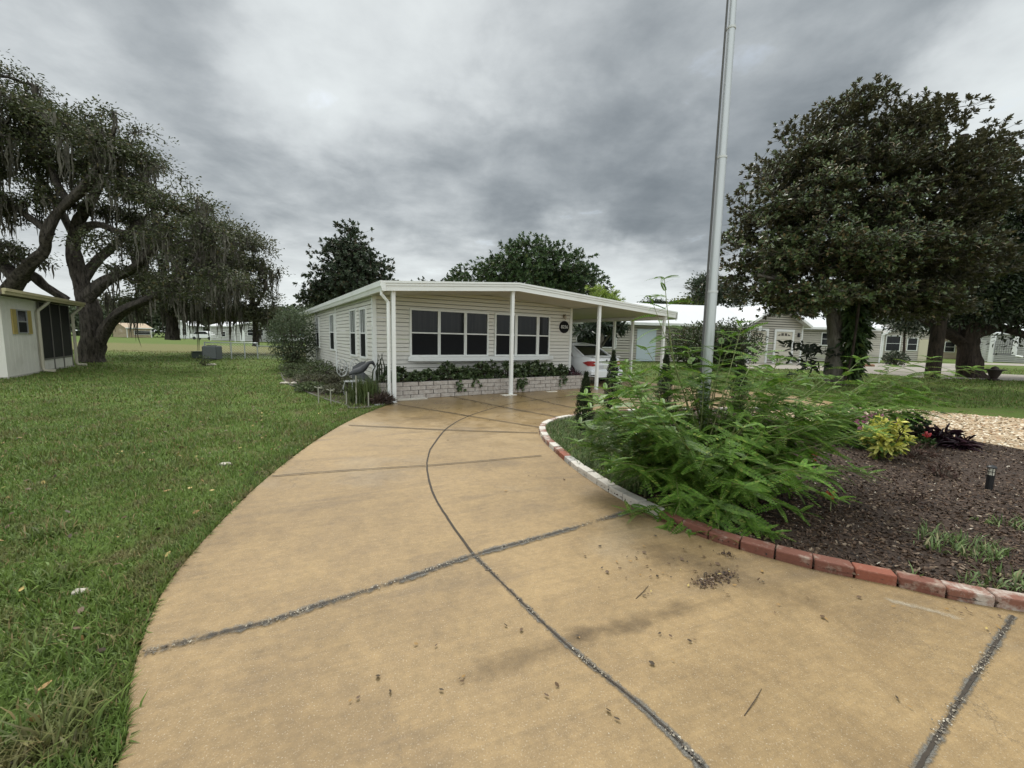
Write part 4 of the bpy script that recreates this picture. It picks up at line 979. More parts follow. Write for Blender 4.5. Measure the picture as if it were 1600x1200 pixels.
for a, b in ((1168, 1193), (1208, 1233)):
    s0, s1, h_ = gx_(a), gx_(b), 2.62
    m = MB(xf); m.box(s0-.2, s0, .024, .10, 0, h_+.2); m.box(s1, s1+.2, .024, .10, 0, h_+.2); m.box(s0, s1, .024, .10, h_, h_+.2); m.build('garage_frame', WHITE, gh_)
    m = MB(xf); n = 8; hh = h_/n
    for i in range(n): m.cbox(s0, s1, .024, .045, i*hh+.012, (i+1)*hh-.012, .002)
    d = m.build('garage_door', CREAMD, gh_)
    m = MB(xf); c = (s0+s1)/2; ww = s1-s0
    for k in range(4):
        x0 = c+(k-2)*ww*.21+.05; x1 = x0+ww*.21-.10; zc = h_-.34; up = .22 if k in (1, 2) else .16
        m.add([(x0, .05, zc), (x1, .05, zc), (x1, .05, zc+(up if k != 3 else .04)), (x0, .05, zc+(up if k != 0 else .04))], [(0, 1, 2, 3)])
    m.build('fan_light', plain('fan_light_dark', (.045, .03, .02), .3, .2, 9), d)
xr = gx_(1243)
m = MB(xf); m.box(xr-.1, xr+.06, .03, .16, 2.2, 2.55); m.build('lantern', BLACK, gh_)
def at2(px, Y): return AT(px, 540, Y)[:2]
far_house('beige_rear_house', 'beige house with bright white roof directly right of the double garage', at2(1250, 40.0), at2(1376, 40.5), 9, 3.25, 1.9, GREY_S, ROOFW, 'long', [('w', 2.1, 3.3, 1.6, 2.7), ('w', 5.2, 6.2, 1.2, 2.8)], over=.4)
far_house('grey_gable_house', 'grey gabled house with two dark windows and a cream panel behind the utility pole', at2(1379, 47), at2(1458, 45.5), 9, 2.9, 1.2, GREY_S, plain('grey_roof', (.30, .29, .27), .7, .1, 2), 'gable',
     [('w', .3, 1.5, 1.1, 2.7), ('w', 2.2, 3.0, 1.2, 2.5), ('door', 3.2, 5.2, 0, 2.4, plain('cream_panel', (.60, .55, .40), .6, .04, 2))])
PALEW = plain('pale_wall', (.50, .50, .47), .7, .05, 2)
r = far_house('carport_house', 'tan house with small white carport posts between the pole and the dark tree', at2(1468, 58), at2(1512, 57), 9, 2.9, .8, plain('tan_siding', (.42, .34, .25), .7, .05, 2), ROOFW, 'long', [('w', .6, 1.6, 1.0, 2.3)])
for x in (1.2, 2.9):
    m = MB(); m.box(x, x+.3, -3.2, -2.9, 0, 2.4); m.build('carport_post', WHITE, r)
m = MB(); m.box(.8, 3.6, -3.4, -.1, 2.42, 2.6); m.build('carport_canopy', WHITE, r)
r = far_house('pale_corner_house', 'pale grey house with a white post and railed porch at the far right', at2(1528, 50), at2(1660, 44), 9, 3.3, 1.2, PALEW, ROOFW, 'long', [('w', 4.2, 6.6, 1.2, 2.7)])
m = MB(); m.box(1.6, 1.95, -1.6, -1.3, 0, 3.0); m.box(3.4, 3.7, -1.6, -1.3, .9, 3.0); m.build('porch_post', WHITE, r)
m = MB()
for k in range(8): m.box(2.0+k*.18, 2.04+k*.18, -1.5, -1.45, 1.0, 2.4)
m.box(1.95, 3.4, -1.52, -1.43, .85, 1.0); m.build('porch_railing', plain('rail_grey', (.22, .22, .22), .5, .1, 5), r)
m = MB(); m.tube([(3.75, -1.55, .8), (5.2, -1.9, .6), (8.0, -1.9, .62)], .10, 8); m.build('ramp_rail', WHITE, r)
# far left
far_house('distant_flat_house', 'long pale distant house with white eaves beyond the chain link fence', at2(330, 84), at2(448, 84), 9, 2.9, .9, PALEW, ROOFW, 'long', [('w', 2.2, 3.0, .9, 1.8), ('w', 6.5, 8.0, 1.1, 2.1), ('w', 8.4, 9.6, 1.1, 2.1)], lap=.3)
far_house('distant_front_wing', 'grey gabled distant house front just right of the long pale one', at2(368, 80), at2(440, 80), 5, 3.0, .7, PALEW, ROOFW, 'gable', [('door', 1.0, 1.9, 0, 2.2, WHITE), ('w', 2.5, 3.9, 1.2, 2.3), ('w', 4.1, 5.4, 1.2, 2.3)], lap=.3)
far_house('distant_white_cottage', 'small white distant cottage seen under the mossy oak boughs', at2(271, 100), at2(296, 101), 9, 3.2, 1.0, WHITE, ROOFW, 'gable', [('w', .7, 1.6, .9, 2.4), ('w', 2.0, 2.8, .9, 2.4)], lap=.3)
far_house('distant_tan_house', 'low tan distant house seen behind the big oak trunk', at2(200, 100), at2(238, 104), 9, 2.3, 1.1, plain('tan_far', (.42, .33, .22), .8, .1, 1), plain('tan_roof', (.38, .29, .20), .8, .1, 1), 'long', [('w', 1.4, 4.4, .8, 1.6)], lap=.3)
def small_vehicle(name, label, p, rz, body, size, cat):
    r = thing(name, label, cat, (p[0], p[1], 0), rz); Lx, Wy, Hz = size
    m = MB(); m.prism([(0, .35), (Lx, .35), (Lx, Hz*.55), (Lx*.86, Hz*.62), (Lx*.68, Hz), (Lx*.25, Hz), (Lx*.10, Hz*.62), (0, Hz*.58)], lambda a, b, t: (a, 0 if t == 0 else Wy, b)); m.build('body', body, r, bevel=.06)
    m = MB()
    for y in (-.012, Wy+.012): m.add([(Lx*.14, y, Hz*.64), (Lx*.80, y, Hz*.64), (Lx*.67, y, Hz*.94), (Lx*.27, y, Hz*.94)], [(0, 1, 2, 3)])
    m.build('windows', GLASS, r)
    for x in (.17, .82):
        for y in (.02, Wy-.02): m = MB(); m.tube([(Lx*x, y-.05, .33), (Lx*x, y+.05, .33)], .33, 16); m.build('wheel', BLACK, r)
    return r
WP = plain('white_paint_far', (.8, .8, .8), .3, .02, 1)
small_vehicle('distant_white_car', 'distant white car parked at the right end of the pale house', at2(436, 72), R(8), WP, (4.4, 1.8, 1.5), 'car')
small_vehicle('distant_white_van', 'distant white vehicle parked right of the small white cottage', at2(298, 92), R(5), WP, (4.8, 1.9, 1.9), 'van')
r = thing('blue_trailer', 'pale blue and white trailer parked behind the distant white car', 'trailer', (*at2(439, 86), 0), R(4))
m = MB(); m.cbox(0, 4.2, 0, 2.4, .5, 3.0, .1); m.build('body', plain('trailer_blue', (.34, .48, .60), .5, .05, 1), r)
m = MB(); m.box(.6, 3.0, -.02, -.003, 1.7, 2.4); m.build('window', GLASS, r)
m = MB(); m.tube([(1.6, .1, .35), (1.6, .3, .35)], .35, 14); m.build('wheel', BLACK, r)

# ================================================================== FENCE, UTILITY BOXES
FP = [G(321, 561)[:2], G(362, 561)[:2], G(383, 561)[:2], G(403, 561)[:2], G(443, 563)[:2], G(520, 566)[:2]]
r = thing('chain_link_fence', 'low grey chain link fence across the back of the left lawn', 'fence', (*FP[0], 0))
off = FP[0]; FH = 1.0
for p in FP:
    m = MB(); q = p-off; m.tube([(q[0], q[1], 0), (q[0], q[1], FH+.05)], .035, 8); m.build('post', STEEL, r)
m = MB()
for a, b, dz in ((0, 3, 0), (3, 5, -.18)): qa, qb = FP[a]-off, FP[b]-off; m.tube([(qa[0], qa[1], FH+dz), (qb[0], qb[1], FH+dz)], .03, 6)
m.build('top_rail', STEEL, r)
m = MB()
for i in range(len(FP)-1):
    qa, qb = FP[i]-off, FP[i+1]-off; L_ = np.linalg.norm(qb-qa); n = int(L_/.16); top = FH-(0 if i < 3 else .18)
    for s in (1, -1):
        for k in range(-6, n):
            x0 = k*.16; x1 = x0+top; a, b = (0.03, top) if s > 0 else (top, .03)
            t0, t1 = max(0, x0), min(L_, x1)
            if t1 <= t0: continue
            z0 = a+(b-a)*(t0-x0)/top; z1 = a+(b-a)*(t1-x0)/top
            P0 = qa+(qb-qa)*t0/L_; P1 = qa+(qb-qa)*t1/L_; m.tube([(P0[0], P0[1], z0), (P1[0], P1[1], z1)], .0035, 3, False)
m.build('mesh', STEEL, r)
c = G(334, 562); r = thing('air_conditioner', 'grey louvred outdoor air conditioner at the left end of the chain link fence', 'air conditioner', (c[0], c[1]-.1, 0), R(10)); r.scale = (.78, .8, .95)
m = MB(); m.cbox(-.48, .5, -.4, .4, .05, .86, .05)
m.build('casing', plain('ac_grey', (.11, .12, .13), .6, .15, 8), r)
m = MB()
for z in np.arange(.14, .8, .05): m.box(-.42, .44, -.425, -.402, z, z+.022)
m.build('louvres', plain('ac_louvre', (.34, .36, .37), .6, .1, 8), r)
m = MB(); m.tube([(0, 0, .861), (0, 0, .90)], [.34, .30], 20); m.build('fan_guard', BLACK, r)
c = G(314, 560); r = thing('utility_box', 'dark green low utility box left of the grey air conditioner', 'utility box', (c[0], c[1], 0), R(5))
GB = plain('utility_green', (.035, .05, .035), .6, .2, 5)
m = MB(); m.cbox(-.38, .36, -.25, .3, .02, .40, .05); m.build('box', GB, r)
m = MB(); m.box(-.40, .38, -.27, .32, .40, .44); m.build('lid', plain('utility_lid', (.08, .10, .07), .6, .2, 5), r)

# ================================================================== FLAGPOLE
FB = AT(1093.5, 735, 5.0); FB[2] = 0
ft = thing('flagpole', 'tall silver metal flagpole rising out of the feathery green bush', 'flagpole', (FB[0], FB[1], 0))
def zat(py, Y=5.0): return AT(1110, py, Y)[2]
zc = [zat(456), zat(246), zat(44)]
segs = [(0.03, zc[0], .056, .055), (zc[0], zc[1], .050, .049), (zc[1], zc[2], .044, .043), (zc[2], 8.2, .038, .037)]
PM = plain('brushed_aluminium', (.52, .54, .55), .42, .04, 2, metal=.55)
for a, b, r0, r1 in segs: m = MB(); m.tube([(0, 0, a), (0, 0, b)], [r0, r1], 24); m.build('pole_section', PM, ft, smooth=True)
for z, r_ in zip(zc, (.060, .054, .048)): m = MB(); m.tube([(0, 0, z-.012), (0, 0, z+.012)], r_, 24); m.build('collar', ROOFW, ft, smooth=True)
m = MB(); m.tube([(-.082, -.03, .9), (-.076, -.03, 4), (-.062, -.03, 8.1)], .0075, 6); m.tube([(-.078, .01, .9), (-.074, .0, 4), (-.06, -.02, 8.1)], .006, 6); m.build('halyard', plain('rope_dark', (.10, .10, .10), .8, .2, 40), ft)
m = MB(); m.tube([(0, 0, 8.2), (0, 0, 8.23), (0, 0, 8.30), (0, 0, 8.37), (0, 0, 8.39)], [.02, .06, .085, .06, .01], 18); m.build('finial', plain('gold_ball', (.6, .45, .15), .25, .02, 2, metal=1), ft, smooth=True)
m = MB(); m.box(-.105, -.06, -.06, 0, 1.0, 1.04); m.tube([(-.1, -.05, .92), (-.1, -.05, 1.12)], .008, 6); m.build('cleat', STEEL, ft)
m = MB(); m.tube([(0, 0, .03), (0, 0, .10)], [.11, .08], 20); m.build('base_collar', STEEL, ft)

# utility pole with cables
ub = G(1456, 592); up_ = thing('utility_pole', 'dark wooden utility pole standing between the two big right-hand trees', 'utility pole', (ub[0], ub[1], 0))
m = MB(); m.tube([(0, 0, -.1), (0, 0, 4), (0, 0, 11.6)], [.30, .27, .18], 14); m.build('pole', DARKBARK, up_, smooth=True)
tip = np.array([ub[0], ub[1], 0])
for i, (q, Yq, z0) in enumerate([((1640, 186), 15.0, 11.3), ((1640, 208), 15.2, 10.7)]):
    e = AT(*q, Yq)-tip; s_ = np.array([0, 0, z0]); P = [s_+(e-s_)*t+np.array([0, 0, -.35*4*t*(1-t)]) for t in np.linspace(0, 1.6, 16)]
    m = MB(); m.tube(P, .022 if i else .03, 6); m.build('cable', BLACK, up_)
m = MB(); m.tube([(.1, 0, 10.6), (.1, 0, 11.5)], .05, 8); m.box(-.05, .35, -.05, .05, 11.25, 11.35); m.build('bracket', BLACK, up_)

# ================================================================== TREES
def limb_px(pts, n=4):
    """pts: (px, py, Y, radius_px) -> smooth world polyline and radii"""
    P = [AT(a, b, Y) for a, b, Y, r in pts]; rr = [r*Y/FPX for a, b, Y, r in pts]
    SP = smooth_path(P, n); return SP, np.interp(np.linspace(0, len(P)-1, len(SP)), np.arange(len(P)), rr)
def blobs_px(bl):
    return [(AT(a, b, Y), np.array([rx*Y/FPX, rd, ry*Y/FPX])) for a, b, Y, rx, ry, rd in bl]
def clump(p, f, ph): return np.sin(p[:, 0]*f+ph)*np.sin(p[:, 1]*f*1.1+ph*2)+np.sin(p[:, 2]*f*1.35+ph*.7+.8*np.sin(p[:, 0]*f*.6))*.9
def crown_points(bl, n, shell=.55, zmin=None, lacy=0.0):
    n0 = n; n = int(n*(1+2.2*lacy))
    vol = np.array([np.prod(r) for c, r in bl]); vol = vol**.8; cnt = rng.multinomial(n, vol/vol.sum()); out = []
    for (c, r), k in zip(bl, cnt):
        d = rand_unit(k); rad = shell+(1.02-shell)*rng.random(k)**.7; p = c+d*r*rad[:, None]; out.append(p)
    p = np.concatenate(out)
    if zmin is not None: p = p[p[:, 2] > zmin]
    if lacy:
        v_ = clump(p, 2.6, rng.random()*6); p = p[np.argsort(-v_)[:n0]]
    return p
def grow(limbs, targets, rmin=.012, sag=.12, up=.15, scale=.0):
    """connect crown targets to a given limb skeleton; returns tubes"""
    nodes = [p for L_, r_ in limbs for p in L_[len(L_)//4:]]; nr = [r for L_, r_ in limbs for r in r_[len(L_)//4:]]
    par = [-1]*len(nodes); NP = np.array(nodes); fixed = len(nodes)
    d0 = np.min(np.linalg.norm(targets[:, None, :]-NP[None], axis=2), axis=1)
    order = np.argsort(d0); segs = []; nodes = list(NP); 
    arr = np.zeros((fixed+len(targets)*3, 3)); arr[:fixed] = NP; cnt = fixed; par = [-1]*fixed
    for t in targets[order]:
        d = np.linalg.norm(arr[:cnt]-t, axis=1); j = int(np.argmin(d)); a = arr[j]; L_ = d[j]
        prev = j; k = 2
        for q in range(1, k+1):
            f = q/(k+1); m_ = a*(1-f)+t*f + rng.normal(size=3)*L_*sag*.6 + np.array([0, 0, L_*up*math.sin(math.pi*f)])
            arr[cnt] = m_; par.append(prev); prev = cnt; cnt += 1
        arr[cnt] = t; par.append(prev); cnt += 1
    w = np.zeros(cnt); 
    for i in range(cnt-1, fixed-1, -1):
        if w[i] == 0: w[i] = 1.0
        if par[i] >= fixed: w[par[i]] += w[i]
    rad = rmin*np.power(np.maximum(w, 1), .42)
    return arr[:cnt], par, rad, fixed, nr
def segments_mesh(name, A, B, ra, rb, mat, parent, n=5):
    t = unit(B-A); ref = np.where(np.abs(t[:, :1]) < .8, np.array([[1., 0, 0]]), np.array([[0, 1., 0]])); x = unit(np.cross(t, ref)); y = np.cross(t, x); V = []
    for (P, r) in ((A, ra), (B, rb)):
        for k in range(n):
            w = 2*math.pi*k/n; V.append(P+(x*math.cos(w)+y*math.sin(w))*r[:, None])
    V = np.stack(V, 1).reshape(-1, 3); m_ = len(A); b = np.arange(m_)[:, None]*(2*n)
    F = np.concatenate([b+np.array([k, (k+1) % n, n+(k+1) % n, n+k]) for k in range(n)])
    return npmesh(name, V, F, mat, parent, smooth=True)
def trunk_mesh(name, limbs, mat, parent, origin, n=22, rough=.13):
    m = MB()
    for L_, r_ in limbs:
        V = []; pts = L_-origin; ref = np.array([1., 0, 0]); ph = rng.random(4)*6.28
        for i, p in enumerate(pts):
            t = pts[min(i+1, len(pts)-1)]-pts[max(i-1, 0)]; t = t/(np.linalg.norm(t)+1e-9)
            a = np.cross(t, np.array([0, 1., .01])); a /= np.linalg.norm(a); b = np.cross(t, a)
            for k in range(n):
                w = 2*math.pi*k/n
                rr = r_[i]*(1+rough*(math.sin(3*w+ph[0]+i*.25)+.6*math.sin(5*w+ph[1]-i*.4)+.5*math.sin(i*.9+ph[2])+.4*rng.normal()))
                V.append(p+(a*math.cos(w)+b*math.sin(w))*rr)
        F = [(i*n+k, i*n+(k+1) % n, (i+1)*n+(k+1) % n, (i+1)*n+k) for i in range(len(pts)-1) for k in range(n)]
        F.append(tuple((len(pts)-1)*n+k for k in range(n)))
        m.add(V, F)
    return m.build(name, mat, parent, smooth=True)
def tree(name, label, limbs_px, blobs, mat_bark, leafkw, group=None, ntips=400, per=12, style='scatter', sigma=.35, Ln=.12, Wd=.05, rmin=.012, shell=.45,
         zmin=None, moss=None, nl=6, axis_bias=(0, 0, .4), limbs=None, trunk_n=22, branch_up=.1, tip_out=.6, spread=1.0, lacy=0.0, flat=.62):
    limbs = limbs or [limb_px(l) for l in limbs_px]
    org = limbs[0][0][0].copy(); org[2] = 0
    r = thing(name, label, 'tree', org, 0, group)
    trunk_mesh('trunk', limbs, mat_bark, r, org, trunk_n)
    bl = blobs_px(blobs); T = crown_points(bl, ntips, shell, zmin, lacy)
    arr, par, rad, fixed, nr = grow(limbs, T, rmin, up=branch_up)
    idx = np.arange(fixed, len(arr)); pa = np.array([par[i] for i in idx])
    rp = np.where(pa >= fixed, rad[pa], np.minimum(rad[idx]*1.15, np.array([nr[j] if j < fixed else 1e9 for j in pa])))
    segments_mesh('branches', arr[pa]-org, arr[idx]-org, rp, rad[idx], mat_bark, r)
    cen = np.mean([c for c, q in bl], axis=0)
    # outward direction at each tip
    outv = unit(T-cen)
    lm = leafmat(**leafkw)
    if style == 'scatter':
        n = len(T)*per; base = np.repeat(T, per, 0); off_ = rng.normal(size=(n, 3))*sigma*np.array([1, 1, flat]); P = base+off_
        D_ = unit(off_*1.0+np.repeat(outv, per, 0)*.3*sigma+rng.normal(size=(n, 3))*sigma*.8); Nn = unit(rng.normal(size=(n, 3))*.7+np.array([0, 0, 1.]))
        leaves('crown', P-org, D_, Nn, Ln*(.6+.8*rng.random(n)), Wd*(.7+.6*rng.random(n)), lm, r, droop=.1)
    else:
        n = len(T)*per; base = np.repeat(T, per, 0); off_ = rng.normal(size=(n, 3))*sigma*np.array([1, 1, flat]); tips = base+off_
        A = unit(np.repeat(outv, per, 0)*tip_out+unit(off_)*.45+np.array(axis_bias)+rng.normal(size=(n, 3))*.25)
        # short twigs carrying the rosettes
        segments_mesh('twigs', base*.5+(tips-A*Ln)*.5-org, tips-org, np.full(n, rmin*.7), np.full(n, rmin*.4), mat_bark, r, 3)
        rosettes('crown', tips-org, A, nl, Ln, Wd, lm, r, droop=.12, spread=spread)
    if moss:
        k, Lm, wm = moss; lowm = rng.integers(fixed, len(arr), k); s = arr[lowm]; V = []; F = []
        nst = 5; base = np.repeat(s, nst, 0)+rng.normal(size=(k*nst, 3))*np.array([.10, .10, .05]); nn = len(base)
        ln = np.repeat(Lm*(.25+1.0*rng.random(k)**1.6), nst)*(.5+.7*rng.random(nn)); a = rng.random(nn)*6.28; sx = np.stack([np.cos(a), np.sin(a), np.zeros(nn)], 1)
        rows = 5; Vs = []
        for q in range(rows):
            f = q/(rows-1); c = base+np.array([0, 0, -1.])*(ln*f)[:, None]+rng.normal(size=(nn, 3))*np.array([.035, .035, 0])*(f > 0)
            w_ = wm*(.35+.9*math.sin(math.pi*min(.97, f*.75+.18)))*(1-.55*f)*(.6+.8*rng.random(nn)); Vs += [c-sx*w_[:, None], c+sx*w_[:, None]]
        V = np.stack(Vs, 1).reshape(-1, 3); b = np.arange(nn)[:, None]*(rows*2)
        F = np.concatenate([b+np.array([2*q, 2*q+1, 2*q+3, 2*q+2]) for q in range(rows-1)])
        npmesh('hanging_moss', V-org, F, leafmat('spanish_moss', (.085, .078, .062), (.15, .14, .115), .9, .15, spec=.1), r)
    return r

OAKL = dict(name='oak_leaf', c1=(.045, .058, .026), c2=(.095, .105, .048), rough=.5, trans=.2, c3=(.13, .11, .05), p3=.93, spec=.3)
# great mossy oak whose trunk shows beside the screened porch
Yo = 20.8
tree('live_oak', 'huge mossy live oak with a stout forked trunk beside the screened porch', [
    [(146, 569, Yo, 17), (145, 560, Yo, 15), (144, 535, Yo, 13.5), (141, 500, Yo, 13), (134, 470, Yo, 11.5), (124, 430, Yo, 10), (116, 390, Yo, 8), (122, 350, Yo, 7), (140, 318, Yo-.5, 6), (160, 280, Yo-1, 4)],
    [(148, 552, Yo, 9), (158, 528, Yo, 8.5), (176, 500, Yo-.3, 7.5), (202, 480, Yo-.8, 6.5), (238, 464, Yo-1.2, 5.5), (275, 440, Yo-1.6, 4), (310, 405, Yo-2, 3.5)],
    [(132, 470, Yo, 10), (165, 440, Yo-.5, 7), (200, 425, Yo-1, 6), (232, 395, Yo-1.5, 5), (250, 360, Yo-1.6, 3.5)],
    [(128, 440, Yo, 8), (150, 410, Yo+.5, 6), (178, 385, Yo+1, 5), (215, 350, Yo+1, 3.5)],
    [(120, 365, Yo, 6), (150, 350, Yo-.6, 5), (185, 362, Yo-1, 4), (225, 366, Yo-1.5, 3)],
    [(118, 375, Yo, 6), (95, 330, Yo+.5, 4), (70, 290, Yo+.5, 3), (50, 250, Yo, 2)]],
    [(130, 225, Yo, 85, 40, 3.2), (60, 225, Yo, 60, 60, 2.8), (195, 230, Yo-1, 50, 45, 2.6), (235, 300, Yo-1.4, 60, 45, 2.6), (150, 290, Yo, 60, 40, 3), (290, 350, Yo-2, 55, 50, 2.4), (210, 400, Yo-1, 60, 38, 2.4), (330, 420, Yo-2, 45, 45, 2.2), (260, 460, Yo-1.5, 55, 26, 2.0), (180, 340, Yo+1, 34, 22, 1.6), (330, 350, Yo-2, 26, 30, 1.6)],
    OAKBARK, OAKL, 'mossy live oaks', ntips=1100, per=27, sigma=.25, flat=.42, lacy=.75, Ln=.13, Wd=.055, moss=(260, 1.25, .035), branch_up=.12, shell=.2, rmin=.014)
# oak leaning in from the left behind the building
Y2 = 19.0
tree('live_oak', 'leaning mossy live oak behind the building at the far left edge', [
    [(-60, 560, Y2+2, 20), (-20, 500, Y2+1.5, 14), (20, 445, Y2+1, 9.5), (48, 410, Y2+.6, 7.5), (70, 392, Y2+.4, 6.5), (74, 366, Y2, 6.8), (92, 330, Y2, 5.6), (128, 296, Y2-.4, 6), (150, 268, Y2-.6, 5), (166, 235, Y2-.8, 3.6), (180, 198, Y2-1, 2.2)],
    [(30, 440, Y2+1, 9), (0, 405, Y2+1.4, 7), (-30, 360, Y2+1.5, 6)],
    [(-10, 480, Y2+1.4, 10), (40, 430, Y2+2, 7), (70, 448, Y2+2.4, 6), (105, 470, Y2+3, 5)],
    [(112, 320, Y2, 6), (90, 290, Y2+.3, 4.5), (75, 250, Y2+.3, 3), (60, 215, Y2, 2.2)],
    [(80, 365, Y2, 5), (40, 335, Y2, 4), (5, 315, Y2-.4, 3)]],
    [(30, 160, Y2, 60, 36, 2.8), (-10, 125, Y2, 45, 40, 2.6), (90, 205, Y2, 60, 36, 2.8), (10, 220, Y2, 65, 42, 3), (160, 212, Y2-1, 55, 36, 2.6), (5, 325, Y2, 40, 38, 1.8), (5, 395, Y2+1, 42, 26, 1.8), (60, 300, Y2, 34, 24, 1.4), (-50, 240, Y2, 40, 90, 3)],
    OAKBARK, OAKL, 'mossy live oaks', ntips=960, per=26, sigma=.25, flat=.42, lacy=.75, Ln=.13, Wd=.055, moss=(230, 1.3, .035), shell=.2, rmin=.014)
Y3 = 28.0
tree('live_oak', 'mid-distance live oak curtained in hanging moss, right of the stout forked oak', [
    [(269, 531, Y3, 9), (268, 505, Y3, 7), (264, 475, Y3, 6), (272, 440, Y3, 5), (290, 400, Y3, 4), (310, 365, Y3, 3)], [(266, 480, Y3, 5), (235, 450, Y3, 4), (215, 420, Y3, 3)], [(272, 455, Y3, 4), (310, 440, Y3-1, 3), (345, 415, Y3-1.4, 2.5)]],
    [(270, 380, Y3, 60, 55, 3.2), (330, 370, Y3, 50, 52, 3), (330, 440, Y3, 48, 40, 2.6), (235, 440, Y3, 45, 35, 2.6), (285, 470, Y3, 45, 30, 2.4), (200, 470, Y3, 40, 22, 2.2)],
    OAKBARK, dict(OAKL, name='oak_leaf_far', c1=(.060, .070, .038), c2=(.11, .12, .06)), 'mossy live oaks', ntips=640, per=28, sigma=.34, lacy=.45, Ln=.17, Wd=.08, moss=(210, 2.2, .05), shell=.2, rmin=.016)
Y4 = 33.0
tree('live_oak', 'airy live oak with thin trunk at the right end of the left-hand grove', [
    [(399, 541, Y4, 4.5), (400, 515, Y4, 3.5), (398, 480, Y4, 3), (388, 440, Y4, 3), (380, 400, Y4, 2.5), (375, 370, Y4, 2)], [(398, 480, Y4, 2.5), (415, 450, Y4, 2), (408, 420, Y4, 1.6)]],
    [(378, 378, Y4, 42, 34, 3), (395, 420, Y4, 32, 34, 2.6), (360, 430, Y4, 42, 45, 3), (395, 475, Y4, 38, 28, 2.6), (425, 500, Y4, 20, 16, 1.6), (350, 480, Y4, 40, 24, 2.4), (405, 503, Y4, 26, 14, 1.8)],
    OAKBARK, dict(OAKL, name='oak_leaf_far'), 'mossy live oaks', ntips=620, per=26, sigma=.32, lacy=.5, Ln=.19, Wd=.085, moss=(90, 1.8, .05), shell=.2, rmin=.016)

# dark broadleaf behind the home, left
Y5 = 34.0
MAGL = dict(name='magnolia_far_leaf', c1=(.030, .048, .026), c2=(.070, .090, .050), rough=.45, trans=.12, c3=(.10, .085, .055), p3=.9)
tree('magnolia_tree', 'dark pointed broadleaf tree rising behind the left side of the cream home', [
    [(545, 535, Y5, 5), (545, 480, Y5, 4.5), (545, 430, Y5, 3.5), (547, 380, Y5, 2), (546, 356, Y5, 1.2)]],
    [(548, 372, Y5, 17, 26, 1.4), (540, 405, Y5, 38, 26, 2.4), (565, 405, Y5, 30, 22, 2.2), (545, 440, Y5, 52, 28, 3), (590, 425, Y5, 18, 14, 1.4), (515, 455, Y5, 34, 20, 2.2), (490, 468, Y5, 20, 10, 1.4), (580, 450, Y5, 38, 22, 2.4)],
    DARKBARK, MAGL, None, ntips=430, per=5, style='rosette', sigma=.38, Ln=.30, Wd=.14, nl=7, shell=.4)
Y6 = 31.0
tree('spreading_tree', 'broad domed green tree behind the ridge of the cream home', [
    [(838, 540, Y6, 6), (838, 490, Y6, 5), (836, 450, Y6, 4), (830, 410, Y6, 2.5)], [(838, 470, Y6, 4), (880, 430, Y6, 3), (905, 410, Y6, 2)], [(838, 470, Y6, 4), (790, 440, Y6, 3), (765, 425, Y6, 2)]],
    [(832, 405, Y6, 48, 27, 3), (795, 425, Y6, 40, 24, 3), (875, 420, Y6, 46, 26, 3), (745, 436, Y6, 34, 18, 2.4), (905, 440, Y6, 36, 22, 2.6), (840, 440, Y6, 70, 26, 3.4), (928, 452, Y6, 18, 12, 1.6), (770, 410, Y6, 18, 9, 1.2)],
    DARKBARK, dict(name='dome_leaf', c1=(.030, .060, .020), c2=(.080, .125, .045), rough=.45, trans=.2, c3=(.13, .15, .05), p3=.94), None, ntips=520, per=6, style='rosette', sigma=.35, Ln=.26, Wd=.10, nl=8, shell=.55)
tree('lime_tree', 'small yellow-green leafy tree peeking over the carport roof', [
    [(940, 540, 27, 3), (940, 490, 27, 2.5), (938, 462, 27, 1.5)]],
    [(938, 462, 27, 17, 10, 1.2), (950, 470, 27, 18, 9, 1.2)],
    GREYBARK, dict(name='lime_leaf', c1=(.16, .23, .04), c2=(.30, .38, .09), rough=.45, trans=.3), None, ntips=60, per=4, style='rosette', sigma=.22, Ln=.28, Wd=.08, nl=8, shell=.4)
tree('hedge_tree', 'low dark treetop just showing above the left half of the home roof', [
    [(690, 540, 36, 2.5), (690, 480, 36, 2), (690, 445, 36, 1)]],
    [(665, 440, 36, 10, 8, 1), (700, 440, 36, 14, 7, 1), (680, 452, 36, 30, 12, 2)], DARKBARK, MAGL, None, ntips=50, per=5, style='rosette', sigma=.3, Ln=.25, Wd=.11, nl=7, shell=.4)
tree('round_tree', 'rounded yellow-green treetop above the long white metal roof', [
    [(1075, 540, 62, 2.5), (1078, 500, 62, 2), (1078, 480, 62, 1)]],
    [(1080, 476, 62, 24, 7, 2.4), (1060, 481, 62, 16, 5, 1.6), (1100, 480, 62, 14, 5, 1.6), (1078, 492, 62, 30, 8, 2)], DARKBARK, dict(name='olive_leaf', c1=(.085, .11, .022), c2=(.15, .17, .045), rough=.6, trans=.2), None, ntips=260, per=36, sigma=.5, Ln=.32, Wd=.2, shell=.5)
tree('small_dark_tree', 'small dark treetop at the tip of the carport roof', [
    [(1024, 540, 62, 2), (1024, 500, 62, 1.6), (1024, 480, 62, 1)]],
    [(1020, 476, 62, 14, 4, 1.6), (1034, 478, 62, 12, 4, 1.4), (1024, 488, 62, 18, 7, 1.8)], DARKBARK, dict(MAGL, name='far_dark_leaf'), None, ntips=110, per=34, sigma=.4, Ln=.3, Wd=.18, shell=.4)
